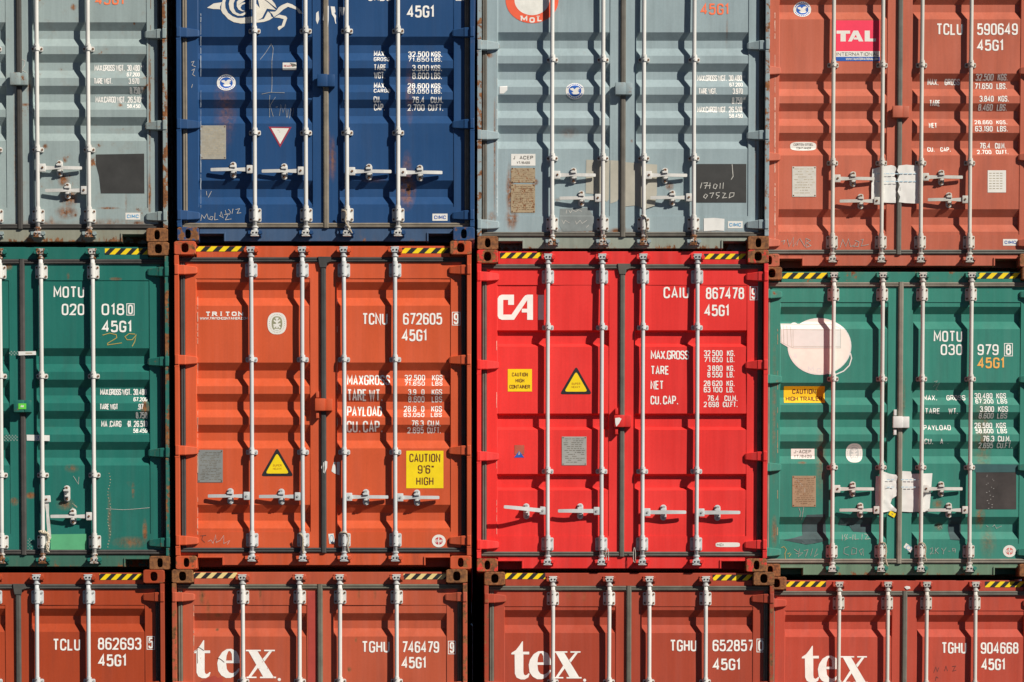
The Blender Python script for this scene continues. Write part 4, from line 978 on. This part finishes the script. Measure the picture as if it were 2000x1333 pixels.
label_(C22, 'caution_label', rect(793.4, 880.8, 866, 954), M['yellow'], [('CAUTION', 799.6, 860, 886.5, 903), ("9'6\"", 816, 848, 909, 925.4), ('HIGH', 813, 846.6, 932.4, 948)], M['brown_ink'], wt=.13)
plate(C22, 386, 879, 435, 942.4, S('plate_grey', (.22, .24, .235), var=.1), seed=11, n=18)
def heavy_triangle(c, ax, ay, bx0, bx1, by):
    def rt(s):
        m = Vector(((ax + bx0 + bx1) / 3, (ay + by * 2) / 3)); out = []
        V_ = [m + (Vector(p) - m) * s for p in ((ax, ay), (bx1, by), (bx0, by))]
        for i in range(3):
            a, b, d = V_[i - 1], V_[i], V_[(i + 1) % 3]; r = 6.0
            u, w = b + (a - b).normalized() * r, b + (d - b).normalized() * r
            for k in range(5): t = k / 4; q = u * (1 - t) ** 2 + b * 2 * t * (1 - t) + w * t * t; out.append((q.x, q.y))
        return out
    cx = (bx0 + bx1) / 2; h = by - ay
    polys = [(rt(1.10), 0, 0), (rt(.80), 1, 1)] + [(q, 2, 2) for s, y in (('SUPER', .58), ('HEAVY', .71)) for q, l in text_polys(s, cx - 8.5, cx + 8.5, ay + h * y, ay + h * y + 4.2, wt=.16)]
    decal(c, 'heavy_triangle', polys, [M['black'], M['yellow'], S('ochre_ink', (.42, .17, .01))])
heavy_triangle(C22, 541, 878, 512.5, 570.5, 928.6)
def red_badge(c, cx, cy, red):
    s = c.r
    polys = [(disc_pts(cx, cy, 13.4 * s, 12.4 * s), 0, 0), (disc_pts(cx, cy, 7.8 * s, 7.4 * s), 1, 1), (rect(cx - .9 * s, cy - 7.6 * s, cx + .9 * s, cy + 7.6 * s), 2, 0), (rect(cx - 8.4 * s, cy - .6 * s, cx + 8.4 * s, cy + .6 * s), 2, 0)]
    for pl in ([(-3, -2), (-6.5, -2), (-6.5, 2.2), (-3, 2.2)], [(-1.6, -4), (-1.6, 2.5)], [(1.6, 2.5), (1.6, -1), (-1.6, -1)], [(6.5, -1.6), (3, -1.6), (3, 2.2), (6.5, 2.2)]): polys += [(q, 3, 0) for q in stroke([(cx + x * s, cy + y * s) for x, y in pl], 1.1 * s)]
    decal(c, 'round_maker_badge', polys, [M['sticker_white'], red])
red_badge(C22, 857, 1057, M['red_ink'])
label_(C22, 'seal_sticker', [(641, 1043.4), (651.5, 1042.4), (654.2, 1061.4), (643.4, 1062.8)], M['sticker_white'], extra=[(p, 2) for p in ring(647.6, 1052.6, 4, 7.4, 3, 6.2, 16)], more=[M['light_blue_ink']])
label_(C22, 'torn_label', [(631, 904), (636, 900.6), (639.4, 902), (638.8, 914), (634, 925), (629.6, 922), (627.4, 913)], M['paper'], plane=DP - .0185, rag=.002)
label_(C22, 'torn_label', [(652, 903), (663.6, 902.6), (663, 928.6), (653, 925), (647.4, 921), (649, 912)], M['paper'])
scribble(C22, [[(391, 1047), (403, 1046)], [(397, 1046), (394, 1054), (400, 1060)], [(420, 1058), (424, 1053)]], 'chalk_dark', .7)
scribble(C22, [[(406, 1058), (412, 1055), (416, 1062), (421, 1045), (422, 1060), (430, 1056), (437, 1046), (437, 1062), (449, 1056), (444, 1064)]], 'chalk', .6)
# red
polys = [(zp([(497, 597), (355, 597), (325, 612), (305, 650), (305, 835), (322, 873), (355, 888), (497, 888), (650, 660), (650, 760), (587, 760), (587, 803), (650, 803), (650, 888), (717, 888), (717, 597), (655, 597), (628, 605), (605, 630), (468, 828), (372, 828), (372, 657), (430, 657), (430, 715), (497, 715)], 920, 475, 5.925), 0, 0),
         (zp([(777, 600), (843, 600), (843, 888), (777, 888)], 920, 475, 5.925), 0, 0)]
decal(C23, 'leasing_name', polys, [ink(C23, wear=0)])
serial(C23, [('CAIU', 1296, 1346, 560.6, 583), ('867478', 1378.5, 1453.5, 561.8, 584.8)], ('9', 1464.4, 560, 1480.4, 586.8), wear=0); size(C23, '45G1', 1376, 1424, 595.6, 618, wear=0)
table(C23, [('MAX.GROSS', 1271, 1346, 685, 702.4), ('TARE', 1271, 1306.6, 715, 732), ('NET', 1270.6, 1296.2, 744, 761), ('CU. CAP.', 1270.6, 1325.4, 773.4, 790.4)], wt=.14, wear=0)
table(C23, [('32', 1375, 1387.6, 684.4, 696), ('500', 1391, 1411.4, 684.4, 696), ('KG.', 1420, 1436, 684.4, 696), ('71', 1375, 1387.6, 697.4, 707.8), ('650', 1391, 1411.4, 697.4, 707.8), ('LB.', 1420, 1435, 697.4, 707.8), ('3', 1382, 1388, 714, 725.2), ('880', 1391, 1411.4, 714, 725.2), ('KG.', 1419.6, 1435.6, 714, 725.2), ('8', 1381.6, 1387.6, 726.6, 737.6), ('550', 1391, 1411, 726.6, 737.6), ('LB.', 1419.4, 1434.4, 726.6, 737.6),
   ('28', 1374.6, 1387.6, 743.6, 754.6), ('620', 1391, 1411, 743.6, 754.6), ('KG.', 1419, 1435.4, 743.6, 754.6), ('63', 1374.6, 1387.6, 756, 766.8), ('100', 1392, 1411, 756, 766.8), ('LB.', 1419, 1434.4, 756, 766.8), ('76.4', 1381.4, 1404.2, 772.6, 783.8), ('CU.M.', 1415, 1441, 772.6, 783.8), ('2', 1374.6, 1380.6, 785, 795.6), ('698', 1384, 1404.2, 785, 795.6), ('CU.FT.', 1411.8, 1441, 785, 795.6)], wear=0)
label_(C23, 'caution_label', rect(991.8, 721.2, 1039, 765), M['yellow'], [('CAUTION', 1000, 1031, 728, 735.6), ('HIGH', 1007, 1024, 740, 747.4), ('CONTAINER', 995, 1035.4, 752, 759.4)], M['brown_ink'], wt=.15)
heavy_triangle(C23, 1125.4, 719, 1096.5, 1153.5, 768.6)
label_(C23, 'torn_decal', rect(1005, 869.8, 1024, 888), simple('faded_red_patch', (.42, .10, .06), var=.12), extra=[([(1004, 894), (1014, 881), (1024, 894)], 2), ([(1009, 890), (1014.5, 882), (1016, 888)], 3)], more=[M['blue_ink'], M['plate_print_pale']])
plate(C23, 1097.4, 853, 1145.6, 909, S('plate_bright', (.34, .35, .33), var=.1), seed=12, n=13, rivets='plate_print')
label_(C23, 'maker_plate', disc_pts(1421.4, 1064.4, 23.6, 4.5, 28, 5), M['sticker_white'], [('MCI', 1400, 1413, 1062, 1067)], M['grey_ink'], wt=.16)
label_(C23, 'torn_label', [(1201.5, 817), (1210, 816), (1214, 818.5), (1209, 828), (1203.5, 834), (1201.6, 826)], M['paper'], plane=DP - .0635, parent=C23.root)
# green right
S('faded_peach', (.88, .80, .72), var=.05); S('container_white', (.76, .75, .72), var=.04)
cx, cy = 1600.6, 676.4
polys = [(disc_pts(cx, cy, 62.4, 56.2, 44), 0, 0), (disc_pts(cx, cy, 60, 53.8, 44), 1, 1)]
polys += [([(1523.6, 631.6), (1640, 632.4), (1643, 642), (1643, 680.8), (1548, 680.8), (1538, 678), (1524.6, 670)], 2, 0), (disc_pts(1552, 634.5, 7, 5.4, 16), 1, 0)]
for ln in ([(1525, 633.5), (1625, 633.5), (1642, 642), (1642, 680), (1549, 680), (1526, 669), (1525, 633.5)], [(1530, 634), (1531, 671)], [(1537, 636), (1538, 674)], [(1544, 638), (1546, 678)], [(1549, 645), (1549, 680)], [(1549, 677), (1641, 677)], [(1530, 644), (1641, 645)]): polys += [(q, 3, 2) for q in stroke(ln, .6)]
polys += [(p, 0, 0) for p in (stroke([(1661, 690), (1663.4, 700), (1659, 714), (1648, 725), (1634, 731), (1618, 730)], 2.2))]
for s, x0, x1, y0, y1 in (('M', 1578, 1590, 716, 726), ('O', 1595, 1605, 719, 728), ('L', 1612, 1620, 717, 727)): polys += [(q, l + 2, 0) for q, l in text_polys(s, x0, x1, y0, y1, wt=.26)]
decal(C24, 'faded_round_emblem', polys, [M['container_white'], M['faded_peach'], M['plate_print_pale']])
serial(C24, [('MOTU', 1823.8, 1880, 646.6, 668), ('030', 1837.4, 1880, 672.8, 694), ('979', 1909.4, 1950.4, 672.8, 694)], ('8', 1961.3, 670.6, 1978.2, 696.2)); size(C24, '45G1', 1909.4, 1961.8, 698.6, 719.8, (.86, .44, .10))
label_(C24, 'caution_label', rect(1531.8, 754.2, 1611.8, 786.8), simple('amber_label', (.86, .56, .010), var=.05), [('CAUTION', 1548.6, 1594.6, 759.4, 769), ('HIGH TRAILER', 1535.6, 1607.6, 774, 783)], M['brown_ink'], wt=.17)
table(C24, [('MAX.', 1804.8, 1832, 771.2, 781.8), ('GROSS', 1850, 1887, 771.2, 781.8), ('TARE', 1806.8, 1836, 797.6, 808.8), ('WT.', 1852.6, 1871.8, 797.6, 808.8), ('PAYLOAD', 1805, 1858.4, 829.8, 840.2), ('CU.', 1805.6, 1823.4, 857.2, 867.6), ('A', 1836.4, 1842.4, 857.2, 867.6), ('.', 1851, 1853, 857.2, 867.6),
   ('30.480', 1905, 1940, 767.2, 778), ('KGS', 1947.6, 1966.6, 767.2, 778), ('67.200', 1906, 1941, 779.6, 788.4), ('LBS', 1948.6, 1968, 779.6, 788.4), ('3.900', 1914, 1941.6, 793.8, 805), ('KGS', 1949.4, 1968.8, 793.8, 805), ('8.600', 1912.6, 1941.4, 806.6, 817.2), ('LBS', 1948.6, 1968, 806.6, 817.2),
   ('26.580', 1904.8, 1939.6, 825.2, 836.2), ('KGS', 1947.2, 1966.4, 825.2, 836.2), ('58.600', 1906.2, 1941, 837.4, 846.6), ('LBS', 1948.6, 1967.6, 837.4, 846.6), ('76.3', 1919.6, 1942, 851.6, 863), ('CU.M.', 1949, 1975, 851.6, 863), ('2.695', 1912, 1940.6, 864.6, 875.2), ('CU.FT.', 1948, 1979, 864.6, 875.2)], wear=.15)
label_(C24, 'approval_label', rect(1546, 875.8, 1592, 896.4), M['sticker_white'], [('J-ACEP', 1551.6, 1585.4, 878.4, 884.8), ('YT/8409', 1551.6, 1586.4, 888, 894)], M['grey_ink'], wt=.14)
squircle_badge(C24, 1669.6, 885, S('pale_print', (.52, .54, .52)), True)
mt2 = paint('tan_plate', (.36, .27, .17), rust=.8, rscale=40, dents=.1)
plate(C24, 1547.6, 929.8, 1593.6, 990.2, mt2, seed=14, n=14, ln='plate_print_brown')
dk = simple('dark_overpaint', (.045, .085, .090), var=.25, scale=9)
label_(C24, 'paint_patch', [(1576, 1006), (1612, 1004.6), (1614, 1030), (1615, 1056), (1600, 1060), (1575, 1064), (1545, 1058), (1530, 1055), (1550, 1051), (1568, 1046), (1568, 1024)], dk)
label_(C24, 'paint_patch', [(1642, 1012), (1704, 1011), (1703, 1038), (1690, 1040), (1668, 1038), (1660, 1027), (1638, 1025)], dk)
label_(C24, 'paint_patch', [(1855, 1011), (1879, 1010), (1878, 1040), (1875, 1056), (1856, 1054), (1853, 1030)], dk)
label_(C24, 'black_panel', rect(1906.2, 923, 1985, 995), S('panel_brown_black', (.045, .038, .036), var=.35, scale=6)); label_(C24, 'paint_patch', [(1903, 907), (1988.4, 907.6), (1985.4, 922.4), (1904.4, 923)], simple('slate_overpaint', (.035, .105, .11), var=.15, scale=7))
decal(C24, 'scuff_mark', [(disc_pts(1934 + math.sin(i * 5.3) * 7, 926 + i * 2.6, .7 + (i % 3) * .4, 1.0, 6), i % 3, 0) for i in range(27)], [S('faint_scuff', (.22, .21, .20), var=.4)])
label_(C24, 'torn_paper', [(1725, 921.5), (1738, 926), (1750, 928), (1754, 934), (1750, 942), (1753.5, 955), (1752, 968), (1742, 975), (1739, 984), (1745, 990), (1751, 996), (1750, 1001), (1742, 998), (1732, 1000), (1716, 1003), (1710, 1000), (1709, 965), (1710.5, 931), (1718, 930)], M['paper'], plane=DP - .004, rag=.014, label='crumpled left half of the torn white paper')
label_(C24, 'torn_paper', [(1759.6, 920.2), (1779, 921.6), (1780, 926), (1821, 924.8), (1818, 962), (1815, 1000.6), (1796, 1000), (1777, 1000.6), (1757, 999.4), (1760, 985), (1755.5, 972), (1759, 958), (1755, 946), (1759, 936)], M['paper'], plane=DP - .005, rag=.004, label='right half of the torn white paper')
for y in (936.5, 951): decal(C24, 'paper_print', [(rect(x, y, x + 6, y + 1.8), 0, 0) for x in list(range(1732, 1748, 8)) + list(range(1760, 1796, 8))], [M['pale_blue_print']], plane=DP - .021, parent=C24.root)
label_(C24, 'yellow_tag', [(1739, 997.6), (1750.4, 1003.6), (1746.4, 1011.6), (1735.2, 1005.4)], M['yellow'], [('X', 1741, 1745, 1002.4, 1007)], M['grey_ink'], plane=DP - .006, parent=C24.door[-1])
label_(C24, 'seal_sticker', [(1769.6, 1061), (1784, 1071.4), (1778.6, 1080), (1764.6, 1069)], M['sticker_white'], extra=[(p, 2) for p in ring(1774.4, 1070.4, 5.4, 4.6, 4.2, 3.5, 16)], more=[M['light_blue_ink']])
red_badge(C24, 1971.6, 1077, S('faded_red_ink', (.62, .17, .15)))
scribble(C24, [[(1646, 1044), (1645, 1056)], [(1652, 1043), (1649, 1048), (1655, 1052), (1650, 1056), (1656, 1043)], [(1659, 1051), (1663, 1050)], [(1667, 1044), (1665, 1055)], [(1671, 1043), (1670, 1054), (1677, 1053)], [(1685, 1043), (1683, 1055)], [(1689, 1043), (1696, 1044), (1690, 1054), (1700, 1052)],
   [(1658, 1068), (1649, 1071), (1648, 1081), (1658, 1085)], [(1664, 1072), (1663, 1083), (1672, 1082), (1673, 1072), (1665, 1070)], [(1685, 1072), (1678, 1076), (1682, 1084), (1687, 1072), (1686, 1086)],
   [(1816, 1073), (1821, 1070), (1821, 1077), (1816, 1083), (1823, 1081)], [(1827, 1070), (1826, 1082)], [(1833, 1070), (1827, 1076), (1833, 1082)], [(1839, 1071), (1843, 1077), (1848, 1070)], [(1843, 1077), (1842, 1083)], [(1852, 1077), (1856, 1077)], [(1866, 1072), (1860, 1072), (1861, 1077), (1866, 1074), (1865, 1080)],
   [(1551, 1073), (1560, 1079)], [(1562, 1072), (1559, 1088), (1568, 1080), (1554, 1082)], [(1570, 1076), (1578, 1074), (1573, 1088)], [(1587, 1072), (1583, 1086)], [(1596, 1072), (1590, 1088), (1598, 1082)], [(1928, 1026), (1932, 1029)], [(1940, 1029), (1944, 1025), (1948, 1032), (1958, 1027)], [(1833, 1032), (1838, 1027), (1842, 1032)],
   [(1825, 746), (1831, 744), (1824, 755), (1835, 748), (1829, 760), (1834, 762)], [(1553, 935), (1563, 944), (1572, 955), (1572, 961)], [(1573, 966), (1570, 990), (1566, 1016)], [(1560, 992), (1564, 1002), (1562, 1010)]], 'chalk_soft', w=.9)
scribble(C24, [[(1526, 1070), (1531, 1068), (1536, 1074), (1533, 1082), (1534, 1092)], [(1538, 1083), (1543, 1080)], [(1541, 1088), (1545, 1082)]], 'chalk_yellow', 1.0)
# bottom row
serial(C31, [('TCLU', 103, 157, 1248, 1271), ('862693', 191, 276, 1246, 1269.6)], ('5', 286.6, 1243, 302.6, 1269.2), wear=0); size(C31, '45G1', 192, 246.6, 1278.6, 1302, wear=0)
serial(C32, [('TGHU', 706.5, 760.8, 1252.6, 1275), ('746479', 785, 857.6, 1253, 1275.4)], ('9', 875, 1252.2, 890.2, 1278.2), wear=.35); size(C32, '45G1', 784.4, 832, 1283.6, 1306, wear=.3)
serial(C33, [('TGHU', 1308.6, 1361, 1250, 1272.6), ('652857', 1392, 1473, 1250, 1272.4)], ('0', 1477.8, 1248, 1494.8, 1274.4), wear=.1); size(C33, '45G1', 1392.6, 1446, 1286.8, 1309.4, wear=.1)
serial(C34, [('TGHU', 1839, 1888, 1254.8, 1277), ('904668', 1915.6, 1989.4, 1255, 1277.4)], wear=0); size(C34, '45G1', 1917, 1963.4, 1287, 1309.4, wear=0)
TEX = {'t': [[(580, 875), (580, 992), (650, 992), (650, 1022), (585, 1022), (585, 1215), (590, 1245), (606, 1258), (628, 1250), (642, 1234), (656, 1238), (640, 1280), (600, 1303), (555, 1303), (510, 1282), (490, 1240), (487, 1022), (450, 1022), (452, 1005), (500, 975), (540, 925), (570, 878)]],
 'e': [[(645, 1140), (660, 1080), (700, 1020), (750, 988), (800, 985), (855, 1010), (885, 1070), (893, 1112), (808, 1112), (805, 1040), (786, 1008), (766, 1012), (747, 1060), (742, 1112), (742, 1140)], [(742, 1112), (893, 1112), (895, 1140), (742, 1140)], [(645, 1140), (742, 1140), (750, 1205), (775, 1240), (810, 1250), (850, 1230), (878, 1195), (892, 1202), (875, 1238), (840, 1277), (790, 1300), (740, 1300), (690, 1272), (655, 1222)]],
 'x': [[(945, 1003), (1040, 1003), (1208, 1276), (1100, 1276)], [(918, 988), (1075, 988), (1075, 1003), (918, 1003)], [(1110, 988), (1225, 988), (1222, 1003), (1110, 1003)], [(1163, 1003), (1194, 1003), (1113, 1114), (1095, 1085)], [(1038, 1134), (1057, 1164), (974, 1276), (944, 1276)], [(925, 1276), (1030, 1276), (1030, 1291), (925, 1291)], [(1066, 1276), (1236, 1276), (1236, 1292), (1066, 1292)]],
 '.': [disc_pts(1270, 1310, 17, 17, 14)]}
BB = {'t': (450, 875, 656, 1303), 'e': (645, 985, 895, 1300), 'x': (918, 988, 1236, 1292), '.': (1253, 1293, 1287, 1327)}
def tex(c, boxes, wear):
    polys = []
    for k, (x0, y0, x1, y1) in boxes.items():
        a, b, d, e = BB[k]
        for i, pl in enumerate(TEX[k]): polys.append(([(x0 + (x - a) / (d - a) * (x1 - x0), y0 + (y - b) / (e - b) * (y1 - y0)) for x, y in pl], i % 3 if k == 'x' else 0, 0))
    return decal(c, 'leasing_name', polys, [ink(c, wear=wear)])
tex(C32, {'t': (377, 1250.5, 411, 1325), 'e': (424, 1267.6, 468.5, 1324.6), 'x': (480, 1269.6, 539, 1325), '.': (542, 1324.6, 548.4, 1330.6)}, .3)
decal(C32, 'paint_crack', [(q, 3, 0) for ln in ([(386, 1264), (391, 1266), (398, 1271)], [(377, 1276), (386, 1268)], [(424, 1285), (431, 1288), (438, 1294)], [(385, 1268), (385.5, 1296)]) for q in stroke(ln, .9)], [S('crack_brown', (.16, .06, .03))], off=.0026)
tex(C33, {'t': (998.7, 1253, 1034.7, 1327.5), 'e': (1032.6, 1272, 1077, 1327), 'x': (1081, 1272.6, 1136, 1325.6), '.': (1139, 1326, 1145, 1332)}, .0)
tex(C34, {'t': (1566, 1261.6, 1600.4, 1334), 'e': (1597.4, 1281, 1640, 1334.6), 'x': (1642, 1282, 1695.4, 1335), '.': (1699, 1335, 1705, 1341)}, .0)
label_(C32, 'paint_patch', [(600, 1155), (619, 1155), (618, 1200), (619, 1260), (617, 1345), (601, 1345), (602, 1250)], simple('touch_up_red', (.40, .055, .04), var=.15, scale=6), label='redder touched-up strip on the door frame')
label_(C32, 'paint_patch', [(392, 1331), (412, 1322), (420, 1320), (424, 1324), (434, 1323), (436, 1345), (390, 1345)], M['touch_up_red'] if 'touch_up_red' in M else simple('touch_up_red_low', (.40, .06, .04), var=.15, scale=6))
scribble(C34, [[(1824, 1314), (1828, 1303), (1831, 1312), (1834, 1304)], [(1845, 1311), (1848, 1301), (1851, 1311)], [(1860, 1302), (1867, 1301), (1861, 1311), (1868, 1309)], [(1827, 1330), (1829, 1322), (1833, 1325)]], 'chalk_dark', .7)
label_(C34, 'foil_scrap', [(1766, 1147), (1770, 1145), (1777, 1146), (1778, 1150), (1771, 1152)], M['paper'], plane=DP - .003, rag=.006, parent=C34.root)

def worn_lit_edge(c, col, y0, y1, seed, lx=-249.5, dens=.6):
    """chipped paint and a painted-in sunlit highlight, a broken line along the edge of the door sheet"""
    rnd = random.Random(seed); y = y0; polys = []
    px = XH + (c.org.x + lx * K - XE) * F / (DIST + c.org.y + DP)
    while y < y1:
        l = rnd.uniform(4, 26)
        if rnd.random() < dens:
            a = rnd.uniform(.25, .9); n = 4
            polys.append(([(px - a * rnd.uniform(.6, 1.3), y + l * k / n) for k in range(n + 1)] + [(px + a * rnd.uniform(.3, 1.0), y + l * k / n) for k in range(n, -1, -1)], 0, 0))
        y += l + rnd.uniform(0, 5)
    decal(c, 'worn_lit_edge', polys, [S('worn_lit_' + c.cname, col, var=.25, scale=40)], plane=DP)  # strip colour holds paint chips and, where pale, the edge's sunlit highlight
worn_lit_edge(C12, (.42, .50, .58), -20, 404, 1, dens=.75); worn_lit_edge(C22, (.78, .44, .32), 545, 1040, 2, dens=.7); worn_lit_edge(C22, (.70, .36, .25), 560, 900, 6, lx=25.5, dens=.3)
worn_lit_edge(C23, (.84, .36, .30), 556, 1046, 3, dens=.45); worn_lit_edge(C14, (.80, .52, .42), -20, 470, 4, dens=.8); worn_lit_edge(C24, (.34, .30, .18), 592, 1060, 5, dens=.5); worn_lit_edge(C32, (.72, .40, .28), 1182, 1340, 7, dens=.5); worn_lit_edge(C11, (.30, .18, .10), -20, 406, 8, lx=25.5, dens=.45); worn_lit_edge(C11, (.30, .18, .10), -20, 406, 9, lx=249.5, dens=.3); worn_lit_edge(C13, (.62, .66, .64), -20, 440, 10, dens=.6)

# ---------------------------------------------------------------- twine and wire seals tied round the rods
def tie(name, c, path, mat, label, r=.0048, cat='twine', n=26, twist=.006):
    pts = []
    ctrl = [P(px, py, c.org.y + RY + dy) for px, py, dy in path]
    for i in range(n + 1):
        t = i / n * (len(ctrl) - 1); k = min(int(t), len(ctrl) - 2); u = t - k
        p0, p1, p2, p3 = ctrl[max(k - 1, 0)], ctrl[k], ctrl[k + 1], ctrl[min(k + 2, len(ctrl) - 1)]
        q = .5 * ((2 * p1) + (p2 - p0) * u + (2 * p0 - 5 * p1 + 4 * p2 - p3) * u * u + (3 * p1 - p0 - 3 * p2 + p3) * u ** 3)
        pts.append(q)
    base = pts[0].copy(); bm = bmesh.new()
    rel = [q - base for q in pts]
    for s in (0, math.pi):
        tube(bm, [q + Vector((math.cos(i * 1.1 + s), -.3, math.sin(i * 1.1 + s))) * twist * .5 for i, q in enumerate(rel)], r, 6)
    o = newobj(name, bm, mat, None, 'raw'); o.location = base
    o['label'] = label; o['category'] = cat; o['group'] = 'ties on the lock rods'
    return o
fr = -.030
tie('twine', C22, [(664, 1041, -.02), (671, 1040, fr), (678, 1043, -.02), (681, 1054, -.015), (679, 1066, -.02), (682, 1079, -.02)], M['twine'], 'straw coloured twine hanging beside the third rod of the orange container')
tie('twine', C22, [(585, 1042, -.02), (590, 1046, fr), (592, 1052, fr), (592, 1065, fr), (592.5, 1082, fr)], M['twine'], 'pale twine knotted on the second rod of the orange container', twist=.010)
tie('twine', C13, [(1252, 421, -.02), (1258, 423, fr), (1262, 428, -.025), (1263.5, 442, -.02), (1261, 455, -.02), (1265, 466, -.02)], S('dark_twine', (.16, .13, .10), var=.3, rough=.9), 'dark twine looped on the third rod of the grey container with the black chalk panel', r=.0035)
tie('twine', C12, [(668, 411, -.02), (675, 413, fr), (676, 423, fr), (675, 433, fr), (681, 444, -.03), (688, 456, -.025)], M['twine'], 'light twine wound down the third rod of the blue container')
tie('twine', C24, [(1720, 1060, -.03), (1728, 1062, -.025), (1731, 1075, -.02), (1730, 1092, -.02), (1734, 1106, -.02)], M['twine'], 'brown twine hanging from the second rod of the bleached green container')
tie('twine', C24, [(1796, 1060, -.03), (1804, 1062, -.03), (1808, 1070, -.02), (1807, 1084, -.02), (1809, 1096, -.02)], M['twine'], 'brown twine hanging from the third rod of the bleached green container', r=.004)
tie('twine', C21, [(78, 1038, -.02), (85, 1040, fr), (93, 1042, -.02), (96, 1056, -.02), (92, 1066, -.025), (95, 1079, -.02)], S('frayed_twine', (.55, .48, .36), var=.4, scale=80, rough=.9), 'frayed pale twine bunched on the rod under the hanging handle', r=.0075, twist=.016)
wire = simple('steel_wire', (.45, .44, .40), rough=.35)
tie('wire_seal', C23, [(1182, 1084, -.02), (1187, 1072, -.015), (1188.5, 1086, -.015), (1188, 1098, -.02), (1184, 1098, -.02), (1184, 1086, -.02)], wire, 'thin wire loop beside the second rod of the bright red container', r=.0022, cat='wire seal', twist=.002)
tie('wire_seal', C23, [(1244, 1097, -.02), (1238, 1098, -.015), (1237, 1084, -.015), (1238.5, 1070, -.015), (1241, 1078, -.02), (1241, 1096, -.02)], wire, 'thin wire loop left of the third rod of the bright red container', r=.0022, cat='wire seal', twist=.002)

# ---------------------------------------------------------------- yard, sky, sun, camera
bm = bmesh.new()
q = [bm.verts.new(v) for v in ((-400, -400, -.003), (400, -400, -.003), (400, 400, -.003), (-400, 400, -.003))]; bm.faces.new(q)
ga = NT('yard_asphalt'); v = ga.n('ShaderNodeTexCoord').outputs['Object']
n1 = ga.noise(v, .25, 5, .6); n2 = ga.noise(v, 60, 4, .7)
vv = ga.math('ADD', ga.ramp(n1, .3, .7, .7, 1.15), ga.ramp(n2, .3, .7, -.25, .25))
ga.set(ga.b.inputs['Base Color'], ga.mix(1.0, (.05, .048, .045), ga.n('ShaderNodeCombineColor', {0: vv, 1: vv, 2: vv}).outputs[0], 'MULTIPLY')); ga.b.inputs['Roughness'].default_value = .9
g = newobj('ground', bm, ga.m, None); g['kind'] = 'structure'; g['label'] = 'asphalt yard the container stack stands on'

SUN = Vector((1.20, -1.0, 1.25)).normalized()
sd = bpy.data.lights.new('sun', 'SUN'); sd.energy = 5.0; sd.angle = rad(.5); sd.color = (1.0, .925, .82)
so = bpy.data.objects.new('sun', sd); COL.objects.link(so); so.rotation_euler = SUN.to_track_quat('Z', 'Y').to_euler(); so.location = (20, -20, 25)
wd = bpy.data.worlds.new('World'); SC.world = wd; wd.use_nodes = True
sky = wd.node_tree.nodes.new('ShaderNodeTexSky'); sky.sky_type = 'NISHITA'; sky.sun_disc = False
sky.sun_elevation = math.asin(SUN.z); sky.sun_rotation = math.atan2(SUN.x, SUN.y); sky.altitude = 10; sky.air_density = .22; sky.dust_density = .1; sky.ozone_density = 3.0
bg = wd.node_tree.nodes['Background']; bg.inputs[1].default_value = .05
wd.node_tree.links.new(sky.outputs[0], bg.inputs[0])
cam = bpy.data.cameras.new('camera'); co = bpy.data.objects.new('camera', cam); COL.objects.link(co)
co.location = (XE, -DIST, ZE); co.rotation_euler = (math.pi / 2 - TILT, 0, 0)
cam.sensor_fit = 'HORIZONTAL'; cam.sensor_width = 36; cam.lens = F / 2000 * 36
cam.shift_x = (1000 - XH) / 2000; cam.shift_y = (YPP - 666.5) / 2000
cam.clip_start = .5; cam.clip_end = 2000
SC.camera = co
SC.view_settings.view_transform = 'Standard'; SC.view_settings.look = 'None'; SC.view_settings.gamma = 1; SC.view_settings.exposure = .28
